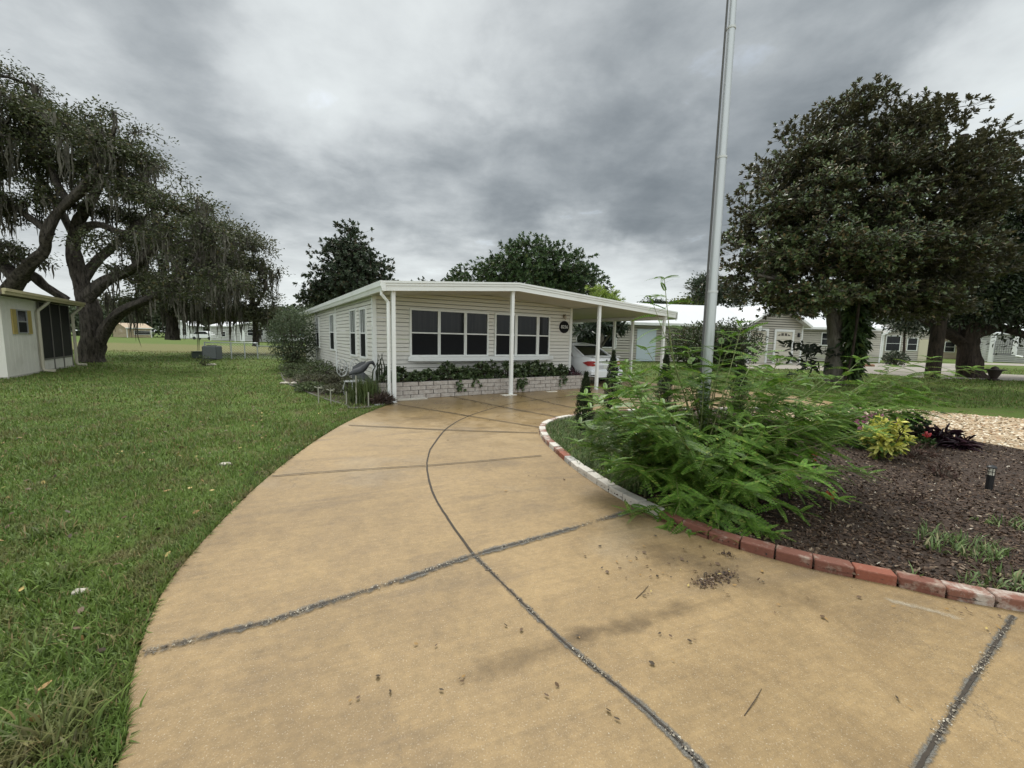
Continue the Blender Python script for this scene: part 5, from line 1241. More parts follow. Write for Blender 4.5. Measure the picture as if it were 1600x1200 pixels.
tree('roadside_tree', 'open dark tree standing behind the flagpole over the white roof', [
    [(1112, 545, 44, 4), (1112, 500, 44, 3), (1110, 470, 44, 2.5), (1100, 452, 44, 1.6)], [(1112, 480, 44, 2), (1135, 462, 44, 1.6), (1150, 448, 44, 1.2)]],
    [(1102, 442, 44, 15, 12, 1.6), (1093, 462, 44, 12, 9, 1.4), (1130, 458, 44, 18, 12, 1.8), (1150, 462, 44, 16, 13, 1.8), (1112, 455, 44, 14, 12, 1.6)], DARKBARK, dict(MAGL, name='far_dark_leaf'), None, ntips=190, per=26, sigma=.42, Ln=.3, Wd=.14, shell=.25)

# big southern magnolia on the right
Y7 = 17.0
MAG = dict(name='magnolia_leaf', c1=(.052, .084, .032), c2=(.145, .182, .070), rough=.30, trans=.12, c3=(.19, .14, .065), p3=.86, under=(.082, .074, .040), spec=.55)
tree('magnolia_tree', 'large windswept magnolia with glossy dark leaves and rusty undersides, right of the flagpole', [
    [(1305, 603, Y7, 16), (1304, 588, Y7, 12), (1305, 555, Y7, 10), (1305, 525, Y7, 10), (1300, 495, Y7, 7.5), (1287, 455, Y7, 6), (1275, 410, Y7, 5), (1270, 350, Y7, 4), (1290, 280, Y7, 3)],
    [(1308, 520, Y7, 8), (1325, 480, Y7-.2, 5.5), (1345, 440, Y7-.4, 5), (1370, 390, Y7-.5, 4), (1395, 320, Y7, 3), (1410, 250, Y7, 2)],
    [(1300, 490, Y7, 6), (1260, 460, Y7-.6, 4), (1220, 440, Y7-1, 3), (1185, 430, Y7-1.2, 2)],
    [(1350, 430, Y7, 4), (1410, 400, Y7, 3), (1460, 360, Y7, 2.4), (1510, 290, Y7, 1.8)]],
    [(1322, 190, Y7, 46, 44, 1.9), (1390, 222, Y7, 55, 38, 2.0), (1458, 188, Y7, 32, 30, 1.2), (1430, 225, Y7, 40, 30, 1.4), (1500, 262, Y7, 45, 30, 1.6), (1545, 222, Y7, 26, 22, .9), (1245, 240, Y7, 50, 45, 1.9), (1230, 310, Y7, 70, 45, 2.4), (1330, 290, Y7, 90, 60, 3),
     (1450, 310, Y7, 85, 60, 2.8), (1205, 380, Y7, 72, 45, 2.4), (1290, 390, Y7-.4, 90, 50, 3), (1400, 400, Y7-.4, 90, 55, 3), (1205, 435, Y7, 62, 34, 2.2), (1270, 465, Y7-.5, 60, 28, 2.2), (1360, 460, Y7, 70, 30, 2.4), (1480, 400, Y7, 70, 45, 2.4), (1240, 495, Y7-1.0, 26, 22, .9), (1430, 470, Y7, 55, 26, 2)],
    GREYBARK, MAG, 'big trees on the right-hand lawn', ntips=1400, per=12, style='rosette', sigma=.32, Ln=.165, Wd=.068, nl=9, axis_bias=(.32, 0, .95), shell=.35, lacy=.22, flat=.38, rmin=.012, tip_out=.75)
# climbing vine on its trunk
vn = thing('trunk_vine', 'large-leaved dark vine climbing the right side of the magnolia trunk', 'vine', (*G(1318, 603)[:2], 0))
org = np.array([*G(1318, 603)[:2], 0]); n = 330; hh = rng.random(n); th = rng.normal(.2, 1.15, n)
c_ = np.stack([np.interp(hh, [0, 1], [AT(1322, 580, Y7)[0], AT(1326, 470, Y7)[0]]), np.full(n, Y7)-.1, .35+hh*3.6], 1)
rad_ = (.22+.20*np.sin(hh*3.1))*(.7+.5*rng.random(n)); d_ = np.stack([np.sin(th), -np.cos(th), np.full(n, .1)], 1)
T_ = c_+d_*rad_[:, None]
rosettes('foliage', T_-org, unit(d_+np.array([0, 0, .2])), 5, .36, .12, leafmat('vine_leaf', (.030, .055, .018), (.060, .090, .028), .4, .15, (.12, .15, .03), .93), vn, droop=.5, spread=1.1)
T2 = AT(1262, 560, Y7-.3)+rng.normal(size=(26, 3))*np.array([.42, .25, .42]); T2 = T2[T2[:, 2] > .25]
rosettes('side_foliage', T2-org, unit(rng.normal(size=(len(T2), 3))*.5+np.array([-.5, -.3, .3])), 6, .34, .10, leafmat('vine_leaf_dark', (.012, .018, .010), (.026, .034, .016), .45, .1), vn, droop=.3, spread=1.1)
segments_mesh('stem', np.array([[-.1, -.1, .0], [0, -.25, 1.2], [.05, -.25, 2.4]]), np.array([[0, -.25, 1.2], [.05, -.25, 2.4], [.1, -.2, 3.8]]), np.full(3, .05), np.full(3, .04), DARKBARK, vn)
# fat dark tree at the right edge
Y8 = 22.4
DKL = dict(name='dense_dark_leaf', c1=(.016, .027, .012), c2=(.042, .058, .024), rough=.45, trans=.08, c3=(.07, .08, .03), p3=.95, spec=.3)
tree('spreading_oak', 'very dark low-branched tree at the right edge behind the utility pole', [
    [(1517, 595, Y8, 24), (1515, 580, Y8, 15), (1512, 550, Y8, 11.5), (1513, 520, Y8, 12), (1519, 490, Y8, 10), (1525, 450, Y8, 8), (1530, 400, Y8, 5)],
    [(1508, 537, Y8, 8), (1485, 522, Y8, 7), (1460, 508, Y8-.5, 5.5), (1425, 485, Y8-1, 6), (1390, 470, Y8-1.5, 4)],
    [(1520, 522, Y8, 8), (1555, 512, Y8, 6.5), (1590, 520, Y8-.5, 5), (1640, 535, Y8-1, 4)]],
    [(1560, 330, Y8, 60, 50, 3), (1625, 320, Y8, 55, 60, 3), (1540, 370, Y8, 80, 60, 3.4), (1500, 430, Y8, 90, 50, 3.4), (1590, 430, Y8, 80, 60, 3.4), (1410, 462, Y8-1, 60, 24, 2.4), (1480, 482, Y8, 70, 22, 2.6), (1570, 485, Y8, 70, 26, 2.8), (1650, 450, Y8, 60, 90, 3), (1605, 275, Y8, 22, 25, 1.2)],
    DARKBARK, DKL, 'big trees on the right-hand lawn', ntips=760, per=58, sigma=.50, Ln=.20, Wd=.09, shell=.3, rmin=.016)
# young tree in front of the gabled house, feathery branch at the right edge
tree('young_tree', 'thin young tree standing in front of the grey gabled house', [
    [(1412, 560, 36, 1.6), (1413, 535, 36, 1.3), (1414, 512, 36, 1)]], [(1416, 508, 36, 18, 9, 1.2), (1425, 515, 36, 12, 8, 1)], DARKBARK, dict(MAGL, name='far_dark_leaf'), None, ntips=60, per=26, sigma=.25, Ln=.22, Wd=.08, shell=.2)

# far woods
woods = []
def wood(pts, Y, n, hgt, name, label, kw):
    P = []; 
    for (x0, x1, ytop) in pts:
        k = int(n*(x1-x0)/600); px = x0+(x1-x0)*rng.random(k); zt = AT(800, ytop, Y)[2]
        zt_local = np.array([AT(x, ytop+4*math.sin(x*.11)+3*math.sin(x*.043+1)+5*math.sin(x*.021), Y)[2] for x in px])
        z = zt_local*(rng.random(k)**.5); X = np.array([AT(x, 530, Y)[0] for x in px]); P.append(np.stack([X, Y+rng.normal(size=k)*3, z], 1))
    P = np.concatenate(P); nn = len(P)
    o = leaves(name, P, rand_unit(nn), rand_unit(nn)+np.array([0, 0, 1.]), .9*(.6+.8*rng.random(nn)), .6, leafmat(**kw)); tag(o, label, 'trees', kind='stuff')
wood([(-60, 330, 478), (330, 430, 486), (430, 520, 482)], 120, 30000, 10, 'distant_woods', 'distant green woods behind the houses on the left', dict(name='woods_leaf', c1=(.055, .075, .045), c2=(.10, .12, .065), rough=.8, trans=.1))
wood([(880, 1180, 505), (1180, 1660, 490)], 110, 26000, 10, 'distant_woods', 'dark distant woods behind the houses on the right', dict(name='woods_leaf_dark', c1=(.030, .042, .022), c2=(.06, .08, .035), rough=.8, trans=.1))
tree('field_tree', 'dark rounded tree mass beyond the pale distant house, left of the cream home', [
    [(462, 532, 78, 2), (462, 505, 78, 1.6), (462, 490, 78, 1)]], [(455, 495, 78, 24, 12, 2.4), (480, 497, 78, 20, 11, 2.2), (430, 505, 78, 16, 9, 2), (465, 510, 78, 34, 12, 3), (500, 500, 78, 20, 14, 2)],
    DARKBARK, dict(name='woods_leaf', c1=(.055, .075, .045), c2=(.10, .12, .065), rough=.8, trans=.1), None, ntips=320, per=30, sigma=.6, Ln=.45, Wd=.3, shell=.4)

# ================================================================== SHRUBS
def shrub(name, label, c, rad, n, Ln, Wd, nl, lk, cat='shrub', group=None, stems=7, axis=(0, 0, .5), droop=.2, spread=1.0, zc=None, shell=.3, bark=None, fname='foliage', scatter=False, rz=1.0):
    c = np.array([c[0], c[1], 0 if len(c) < 3 else c[2]]); r = thing(name, label, cat, c, 0, group)
    rad = np.array(rad, float); zc = rad[2] if zc is None else zc
    d = rand_unit(n); P = d*rad*(shell+(1-shell)*rng.random(n)**.6)[:, None]+np.array([0, 0, zc]); P = P[P[:, 2] > .03]; n = len(P)
    ax = unit(unit(P-np.array([0, 0, zc*.5]))*.8+np.array(axis)+rng.normal(size=(n, 3))*.25)
    k = rng.choice(n, min(n, stems*4), replace=False); A = np.zeros((len(k), 3)); A[:, :2] = rng.normal(size=(len(k), 2))*.04*rad[0]/.3
    mid = A*.5+P[k]*.5+np.array([0, 0, .1*zc])
    segments_mesh('stems', np.concatenate([A, mid]), np.concatenate([mid, P[k]]), np.full(2*len(k), .006+.012*rad[0]), np.full(2*len(k), .004+.006*rad[0]), bark or TWIG, r, 4)
    if scatter:
        leaves(fname, P, ax+rng.normal(size=(n, 3))*.6, rng.normal(size=(n, 3))*.6+np.array([0, 0, 1.]), Ln*(.6+.8*rng.random(n)), Wd, leafmat(**lk), r, droop=droop)
    else: rosettes(fname, P, ax, nl, Ln, Wd, leafmat(**lk), r, droop=droop, spread=spread)
    return r
# planter shrubs: dark rounded rosettes
PLK = dict(name='planter_leaf', c1=(.035, .060, .024), c2=(.115, .155, .065), rough=.32, trans=.1, c3=(.22, .26, .16), p3=.88, spec=.5)
pl_pos = [(.22, .62, .33, .30, 'leftmost, half hidden behind the downspout post'), (.75, .60, .22, .20, 'second from the left end of the planter'), (1.15, .62, .30, .26, 'third from the left end of the planter'), (1.65, .60, .30, .34, 'a taller one below the left window shelf'),
          (2.15, .62, .32, .26, 'below the third window pane'), (2.62, .60, .30, .32, 'just left of the middle porch post'), (3.0, .62, .28, .34, 'directly beside the middle porch post'), (3.55, .58, .36, .36, 'spilling over the bricks right of the middle post'), (4.0, .56, .36, .36, 'thickest one right of the middle post'),
          (4.55, .6, .36, .36, 'below the right-hand windows'), (5.05, .6, .34, .34, 'below the right end of the window shelf'), (5.5, .58, .30, .28, 'trailing over the bricks near the right end')]
for u, v, rr, hh, w in pl_pos:
    p = HP(u, v, .40)
    s_ = shrub('planter_shrub', 'dark rosette-leaved planter shrub, ' + w, p, (rr*1.08, .24, hh*.78), int(62*rr/.3), .105, .058, 8, PLK, group='dark shrubs in the brick planter', spread=1.15, zc=hh*(.55+.3*random.random()))
    s_.rotation_euler = (0, 0, ANG)
for u, dz, k, w in [(1.85, -.14, 9, 'left'), (2.35, -.08, 6, 'middle'), (3.85, -.14, 30, 'thick'), (5.45, -.10, 12, 'right')]:
    p = HP(u, .33, .42); T_ = np.array([0, 0, dz])+rng.normal(size=(k, 3))*np.array([.09, .02, .09])
    r_ = thing('trailing_sprig', 'dark leafy sprig hanging over the pale bricks of the planter, %s one' % w, 'plant', p, ANG, 'sprigs hanging over the planter bricks')
    rosettes('foliage', T_, np.tile([0, -1., .1], (k, 1)), 7, .085, .045, leafmat(**PLK), r_, spread=1.1)
    segments_mesh('stems', np.zeros((k, 3))+np.array([0, .05, .03]), T_, np.full(k, .005), np.full(k, .003), TWIG, r_, 4)
p = HP(6.05, .62, .40); r_ = shrub('purple_planter_plant', 'small dark purple spiky plant at the right end of the planter', p, (.28, .2, .14), 30, .17, .022, 7, dict(name='purple_leaf', c1=(.040, .014, .022), c2=(.085, .03, .04), rough=.4, trans=.1), 'plant', zc=.08)

# slender cypresses round the island
CYP = dict(name='cypress_leaf', c1=(.022, .036, .018), c2=(.055, .072, .034), rough=.7, trans=.05, c3=(.12, .11, .07), p3=.95, spec=.2)
def cypress(px, py, ptop, wpx, label):
    g = G(px, py); Y = g[1]; H_ = AT(px, ptop, Y)[2]; w = wpx*Y/FPX*.5; r = thing('cypress', label, 'cypress', (g[0], g[1], .04), 0, 'slender cypresses around the island')
    n = 4200; f = rng.random(n); prof = w*np.minimum(1, (1-f)*1.75)**.95*np.minimum(1, .55+f*2.2)*(1+.14*np.sin(f*21+rng.random()*6)+.1*np.sin(f*47)); th = rng.random(n)*6.283; rr = prof*(.45+.65*rng.random(n)**.5)
    P = np.stack([rr*np.cos(th), rr*np.sin(th), .06+f*(H_-.12)], 1); D_ = np.stack([np.cos(th)*.45, np.sin(th)*.45, np.full(n, 1.)], 1)+rng.normal(size=(n, 3))*.22
    leaves('foliage', P, D_, np.stack([np.cos(th), np.sin(th), rng.normal(size=n)*.4], 1), .05*(.6+.8*rng.random(n)), .011, leafmat(**CYP), r, droop=0)
    m = MB(); m.tube([(0, 0, -.03), (0, 0, H_*.8)], [.022, .006], 7); m.build('trunk', DARKBARK, r); return r
cypress(912, 682, 582, 25, 'leftmost slender cypress at the tip of the island')
cypress(954, 655, 548, 24, 'tall slender cypress in front of the parked sedan')
cypress(1036, 650, 548, 21, 'slender cypress behind the bush, left of the flagpole')
cypress(1152, 652, 556, 24, 'slender cypress behind the bush, right of the flagpole')

# plumeria beyond the carport, hedge shrub at the neighbour's, and wall shrub
Yp = 22.0
tree('plumeria', 'small tree with long drooping dark leaves behind the carport posts', [
    [(925, 562, Yp, 2.2), (935, 548, Yp, 2), (946, 532, Yp, 1.8), (955, 520, Yp, 1.4)], [(940, 540, Yp, 1.5), (925, 522, Yp, 1.2), (915, 512, Yp, 1)]],
    [(960, 510, Yp, 17, 8, .9), (935, 508, Yp, 24, 9, 1.1), (915, 520, Yp, 16, 12, .8)], GREYBARK, dict(name='plumeria_leaf', c1=(.018, .030, .018), c2=(.045, .065, .035), rough=.4, trans=.12), None, ntips=60, per=3, style='rosette', sigma=.14, Ln=.42, Wd=.10, nl=7, axis_bias=(0, 0, .1), shell=.3, spread=1.5)
shrub('hedge_shrub', 'large loose dark green shrub in front of the beige neighbour house, behind the flagpole', G(1095, 577)[:2], (2.1, 1.5, 1.45), 4200, .20, .07, 1, dict(name='hedge_leaf', c1=(.030, .052, .018), c2=(.085, .11, .045), rough=.5, trans=.2, c3=(.13, .10, .06), p3=.9), scatter=True, zc=1.35, stems=20)
shrub('hedge_shrub', 'loose twiggy shrub partly covering the left garage door', G(1142, 578)[:2], (1.9, 1.2, 1.5), 2900, .18, .06, 1, dict(name='hedge_leaf', c1=(.030, .052, .018), c2=(.085, .11, .045)), scatter=True, zc=1.55, stems=20)
shrub('round_shrub', 'dark round clipped shrub on the gabled house lawn', G(1398, 572)[:2], (.95, .7, .6), 900, .16, .08, 1, dict(name='far_dark_leaf', c1=(.012, .016, .012), c2=(.03, .035, .02)), scatter=True)
shrub('wall_shrub', 'tall wispy grey-green shrub against the far end of the home side wall', HP(-1.1, 12.0)[:2], (.95, 1.5, 1.45), 4600, .13, .040, 1, dict(name='wall_shrub_leaf', c1=(.06, .085, .045), c2=(.12, .15, .08), rough=.6, trans=.25), scatter=True, stems=16)

# ---- bed beside the home
BEDK = [dict(name='bed_leaf_a', c1=(.055, .080, .032), c2=(.13, .16, .070), rough=.6, trans=.2), dict(name='bed_leaf_b', c1=(.07, .075, .045), c2=(.14, .14, .08), rough=.6, trans=.2)]
side_bed = [HP(-.10, .2), HP(-.45, -.35), HP(-1.0, -.35), G(541, 633), G(505, 622), G(470, 608), G(446, 596), G(440, 585), HP(-2.0, 9.5), HP(-.1, 12)]
sheet('side_flower_bed', side_bed, SOIL, .02)
EP = smooth_path([HP(-.45, -.38)[:2], HP(-1.05, -.38)[:2]] + [G(*q)[:2] for q in [(541, 634), (505, 623), (470, 609), (446, 597), (440, 585)]], 8)
m = MB(); m.tube([(p[0], p[1], .005) for p in EP], .035, 6)
tag(m.build('bed_edging', plain('edging_grey', (.09, .085, .065), .8, .15, 6)), 'low grey curved edging around the flower bed beside the home', 'edging')
ground_c = [(465, 590, .55, .22, 'at the far tip of the side bed'), (490, 600, .6, .28, 'low and wide behind the edging stakes'), (512, 590, .6, .38, 'dark, under the second side window'), (530, 603, .45, .30, 'between the stakes and the white scrollwork'), (480, 578, .6, .45, 'under the tall wispy wall shrub'), (548, 612, .35, .30, 'just left of the grassy clump'), (500, 586, .7, .5, 'tallest in the middle of the bed'), (525, 616, .45, .22, 'right behind the middle garden stake'), (458, 583, .6, .35, 'behind the two pale stones'), (540, 598, .5, .45, 'under the scrollwork chair'), (485, 612, .45, .22, 'behind the leftmost garden stake')]
for i, (px, py, rr, hh, w) in enumerate(ground_c):
    shrub('bed_plant', 'green leafy bed plant, ' + w, G(px, py)[:2], (rr, rr*.8, hh*.6), 620, .085, .032, 1, BEDK[i % 2], 'plant', 'leafy plants in the side bed', scatter=True, stems=8)
cg = HP(-.62, .25); GK = leafmat('clump_blade', (.055, .085, .025), (.12, .15, .05), .5, .25)
o = blades('grassy_clump', cg[0]+rng.normal(size=900)*.17, cg[1]+rng.normal(size=900)*.13, 0.02, .50, .012, GK, .35); tag(o, 'upright bright green grassy clump beside the corner downspout', 'plant')
shrub('purple_ground_plant', 'low brownish purple strappy plant at the foot of the corner post', HP(-.35, -.12)[:2], (.30, .2, .12), 90, .17, .018, 7, dict(name='bronze_leaf', c1=(.050, .032, .026), c2=(.11, .075, .055), rough=.5, trans=.15), 'plant', zc=.12)
sp = HP(-.16, .75); m = MB()
for k in range(8):
    a = rng.normal()*.10; b = rng.normal()*.05; h_ = .5+.35*rng.random(); m.tube([(a, b, 0), (a+.02*rng.normal(), b, h_*.6), (a+.12*rng.normal(), b, h_)], [.022, .018, .004], 5)
r_ = thing('snake_plant', 'dark upright snake plant blades against the home corner', 'plant', (sp[0], sp[1], .35), ANG); m.build('blades', leafmat('snake_leaf', (.02, .03, .015), (.05, .06, .03)), r_)
m = MB(); m.tube([(-.12, -.10, .45), (-.13, -.12, .75), (-.05, -.13, .95), (.05, -.13, .9)], .014, 6); m.tube([(.0, -.10, .4), (.02, -.13, .72), (.10, -.13, .86), (.16, -.13, .80)], .014, 6)
# garden stakes
for px, yt, yb, w in [(498, 606, 631, 'shortest pale garden stake, leftmost of five along the bed edging'), (517, 610, 632, 'short pale garden stake, second from the left along the edging'), (541.5, 612, 635, 'pale garden stake in the middle of the five'), (557, 587, 634, 'tallest pale garden stake, below the grey bird ornament'), (576, 613, 637, 'rightmost pale garden stake beside the grassy clump')]:
    g = G(px, yb); h_ = AT(px, yt, g[1])[2]; m = MB(); m.tube([(0, 0, -.02), (0, 0, h_)], .014, 6)
    r_ = thing('garden_stake', w, 'stake', g, 0, 'garden stakes along the bed'); m.build('rod', plain('pale_stake', (.34, .33, .27), .6, .1, 8), r_)
    if px < 520:
        m = MB()
        for a in np.linspace(0, math.pi*2, 9)[:-1]: m.tube([(0, 0, h_), (.10*math.cos(a), .04*math.sin(a*2), h_+.02+.03*math.sin(a))], .005, 4)
        m.build('flower_top', plain('pale_stake', (.46, .45, .38)), r_)
# white scrollwork patio chair
cc = HP(-.55, 1.75); r_ = thing('scrollwork_chair', 'white wrought iron garden chair with curled scrollwork against the side wall', 'chair', (cc[0], cc[1], 0.0), ANG+.5); r_.scale = (.72, .8, .86)
def ring(mb, c, ra, rb, ax, r=.011, n=22, a0=0, a1=6.283):
    P = []
    for t in np.linspace(a0, a1, n):
        x, z = ra*math.cos(t), rb*math.sin(t); P.append((c[0]+(x if ax == 'x' else 0), c[1]+(x if ax == 'y' else 0), c[2]+z))
    mb.tube(P, r, 5)
m = MB()
for s in (-1, 1):
    c0 = (s*.30, .25, .86); ring(m, c0, .24, .26, 'x', .017)
    ring(m, c0, .12, .13, 'x', .012); ring(m, (c0[0]-.12, .25, .92), .055, .055, 'x', .009); ring(m, (c0[0]+.12, .25, .82), .055, .055, 'x', .009)
    for a in np.linspace(0, 6.28, 9)[:-1]: m.tube([(c0[0]+.12*math.cos(a), .25, c0[2]+.13*math.sin(a)), (c0[0]+.23*math.cos(a+.3), .25, c0[2]+.25*math.sin(a+.3))], .009, 4)
IRONW = plain('old_white_iron', (.46, .47, .46), .6, .1, 12); m.build('backrest', IRONW, r_)
m = MB(); ring(m, (0, 0, .45), .30, .0, 'x', .014)
P = [(.34*math.cos(t), .26*math.sin(t), .45) for t in np.linspace(0, 6.283, 24)]; m.tube(P, .016, 5)
for k in range(-3, 4): m.tube([(k*.09, -.24, .45), (k*.09, .24, .45)], .007, 4)
m.build('seat', IRONW, r_)
for sx in (-.27, .27):
    for sy in (-.2, .2): m = MB(); m.tube([(sx*.9, sy*.9, .45), (sx*1.15, sy*1.1, .22), (sx*.95, sy, 0)], .016, 5); m.build('leg', IRONW, r_)
# grey bird ornament on a rod in front of it
bp = AT(563, 583, HP(-.75, 1.2)[1]); r_ = thing('bird_ornament', 'grey spread-winged metal bird ornament on a rod above the bed', 'ornament', (bp[0], bp[1], 0), ANG)
BG = plain('bird_grey', (.045, .047, .05), .55, .2, 12); zb = bp[2]
m = MB(); m.tube([(-.27, 0, zb-.02), (-.15, 0, zb+.02), (0, 0, zb+.06), (.12, 0, zb+.16), (.22, 0, zb+.26), (.30, 0, zb+.27), (.345, 0, zb+.21), (.35, 0, zb+.15)], [.03, .085, .10, .075, .045, .05, .03, .008], 10); m.build('body', BG, r_, smooth=True)
m = MB()
m.add([(-.20, -.03, zb+.0), (.06, -.05, zb+.04), (.30, -.12, zb-.22), (.20, -.14, zb-.24), (.02, -.12, zb-.16), (-.22, -.06, zb-.14)], [(0, 1, 2, 3, 4, 5)])
m.add([(-.20, .03, zb+.04), (.08, .04, zb+.10), (.18, .16, zb+.30), (.02, .16, zb+.26), (-.16, .10, zb+.16)], [(0, 1, 2, 3, 4)])
w_ = m.build('wings', BG, r_); sm = w_.modifiers.new('s', 'SOLIDIFY'); sm.thickness = .02
m = MB(); m.tube([(0, 0, 0), (0, 0, zb)], .012, 6); m.build('rod', STEEL, r_)
# small white bit at the downspout foot
m = MB(); m.cbox(-.12, .12, -.05, .05, 0, .035, .01); o = m.build('splash_block', WHITE); p = HP(-.40, -.22); o.location = (p[0], p[1], .01); o.rotation_euler = (0, 0, ANG+.4); tag(o, 'small white splash block at the foot of the corner downspout', 'splash block')
shrub('lawn_sapling', 'small weedy sapling in the lawn in front of the green utility box', G(318, 572)[:2], (.38, .25, .25), 160, .10, .03, 1, BEDK[0], 'plant', scatter=True, stems=5)
for q, w in [((330, 571), 'small pale stone beside the lawn sapling'), ((352, 727), 'pale flat stone lying on the lawn left of the driveway'), ((127, 926), 'small white stone in the lawn at the lower left'), ((445, 600), 'pale stone at the far tip of the side bed'), ((461, 600), 'second pale stone inside the tip of the side bed')]:
    g = G(*q); bm = bpy.data.meshes.new('stone'); m = MB(); rr = .05*g[1]/9+.02
    V = unit(rng.normal(size=(60, 3))); import bmesh
    b_ = bmesh.new(); bmesh.ops.create_icosphere(b_, subdivisions=2, radius=1)
    for v in b_.verts: v.co = Vector((v.co.x*rr*1.5, v.co.y*rr*.8, v.co.z*rr*.5))*(1+.18*math.sin(v.co.x*3+v.co.y*5+q[0]))
    b_.to_mesh(bm); b_.free(); bm.materials.append(plain('pale_stone', (.50, .45, .38), .8, .15, 20)); o = bpy.data.objects.new('stone', bm); link(o); o.location = (g[0], g[1], rr*.3); o.rotation_euler = (0, 0, .3); tag(o, w, 'stone')

# ================================================================== THE FEATHERY BUSH
def pinnate(npair, Ln, hw, lw, droop, close=.0):
    """one compound leaf along +x, z up; returns verts, faces"""
    V = []; F = []
    def rach(t): return np.array([t*Ln, 0, -droop*Ln*t*t])
    n = npair
    for i in range(n):
        t = .10+.88*i/(n-1); c = rach(t); prof = hw*math.sin(math.pi*(.16+.80*t**.9))**.55
        for s in (-1, 1):
            d = np.array([.38, s*1.0, close]); d /= np.linalg.norm(d); e = np.array([d[1]*-s, d[0]*s, 0])*s
            L_ = prof*(.92+.16*random.random()); w = lw; nrm = np.array([1., 0, 0])
            b = len(V); V += [c, c+d*L_*.35+nrm*w*.5, c+d*L_*.8+nrm*w*.42, c+d*L_, c+d*L_*.75-nrm*w*.42, c+d*L_*.3-nrm*w*.5]
            F += [(b, b+1, b+2, b+3), (b, b+3, b+4, b+5)]
    rv = []; w = .0016
    V2 = []; F2 = []
    for i in range(6): t = i/5; c = rach(t)+np.array([0, 0, .0015]); V2 += [c+np.array([0, w, 0]), c-np.array([0, w, 0])]
    for i in range(5): F2.append((2*i, 2*i+1, 2*i+3, 2*i+2))
    return np.array(V), np.array(F), np.array(V2), np.array(F2)
TPL = [pinnate(13, 1.0, .128, .082, dr, cl) for dr, cl in ((.10, .10), (.28, .05), (.45, -.05), (.18, .30))]
def place_pinnate(P, D_, U, Ln, name, parent, lm, sm):
    n = len(P); x = unit(D_); y = unit(np.cross(U, x)); z = np.cross(x, y); which = rng.integers(0, len(TPL), n)
    VV = []; FF = []; VR = []; FR = []; b = 0; b2 = 0
    for k, (V, F, V2, F2) in enumerate(TPL):
        i = np.where(which == k)[0]
        if not len(i): continue
        M = np.stack([x[i], y[i], z[i]], 1)*Ln[i][:, None, None]
        A = np.einsum('vk,nkj->nvj', V, M)+P[i][:, None, :]; VV.append(A.reshape(-1, 3)); FF.append((F[None]+(np.arange(len(i))*len(V))[:, None, None]+b).reshape(-1, 4)); b += len(i)*len(V)
        A = np.einsum('vk,nkj->nvj', V2, M)+P[i][:, None, :]; VR.append(A.reshape(-1, 3)); FR.append((F2[None]+(np.arange(len(i))*len(V2))[:, None, None]+b2).reshape(-1, 4)); b2 += len(i)*len(V2)
    npmesh(name, np.concatenate(VV), np.concatenate(FF), lm, parent); npmesh('midribs', np.concatenate(VR), np.concatenate(FR), sm, parent)
PIN = leafmat('feather_leaf', (.072, .158, .020), (.150, .262, .040), .42, .32, (.24, .30, .06), .93, spec=.35)
RIB = plain('leaf_rib', (.30, .42, .13), .5, .1, 10)
def feather_bush(label, base, stems, lf, org):
    r = thing('feathery_bush', label, 'bush', org)
    A, B, ra, rb = [], [], [], []; P, D_, U, Ls = [], [], [], []
    for (pts, r0, dens, lsz, start, side) in stems:
        SP = smooth_path(pts, 10); Ln_ = np.r_[0, np.cumsum(np.linalg.norm(np.diff(SP, axis=0), axis=1))]; tot = Ln_[-1]
        rr = r0*(1-.75*Ln_/tot)
        for i in range(len(SP)-1): A.append(SP[i]); B.append(SP[i+1]); ra.append(rr[i]); rb.append(rr[i+1])
        s = tot*start; k = 0; ph = rng.random()*6.28
        while s < tot:
            p = np.array([np.interp(s, Ln_, SP[:, j]) for j in range(3)]); q = np.array([np.interp(min(s+.02, tot), Ln_, SP[:, j]) for j in range(3)]) ; q0 = np.array([np.interp(max(s-.02, 0), Ln_, SP[:, j]) for j in range(3)]); t = unit(q-q0)
            a = ph+k*2.4; h = np.array([math.cos(a), math.sin(a), 0]); f = s/tot
            d = unit(h*1.0+t*.25*(f > .85)*2+np.array([0, 0, .18*f+rng.normal()*.12-.10]))
            low = float(np.clip(1.25-p[2]*.95, 0, 1)); ow = np.array([p[0]-org[0], p[1]-org[1], 0]); ow = ow/(np.linalg.norm(ow)+.05)
            d = unit(d+ow*.55*low+np.array([0, 0, -.16*low]))
            P.append(p); D_.append(d); U.append(unit(np.array([0, 0, 1.])+ow*.95*low+rng.normal(size=3)*.30)); Ls.append(lsz*(.65+.55*rng.random())*(1 if f < .93 else .6))
            s += dens*(.7+.6*rng.random()); k += 1
        for k in range(5):   # tip whorl
            a = k*1.257+rng.random()*.4; P.append(SP[-1]); D_.append(unit(np.array([math.cos(a), math.sin(a), .35]))); U.append(np.array([0, 0, 1.])); Ls.append(lsz*.62)
    A, B = np.array(A)-org, np.array(B)-org
    segments_mesh('stems', A, B, np.array(ra), np.array(rb), GSTEM, r, 5)
    U = [unit(u_+0) for u_ in U]
    place_pinnate(np.array(P)-org, np.array(D_), np.array(U), np.array(Ls), 'foliage', r, PIN, RIB); return r
random.seed(5)
base = np.array([1.98, 4.15, .05])
def stem_to(tip, b=None, bow=.18, r0=.012, dens=.05, lsz=.21, start=.3):
    b = base+np.array([rng.normal()*.10, rng.normal()*.10, 0]) if b is None else np.array(b, float); tip = np.array(tip, float); d = tip-b; hor = np.array([d[0], d[1], 0])
    mid = b+d*.5+np.array([0, 0, .5*np.linalg.norm(hor)*bow*2])+rng.normal(size=3)*.04
    return ([b, mid, tip], r0, dens, lsz, start, 0)
st_ = []
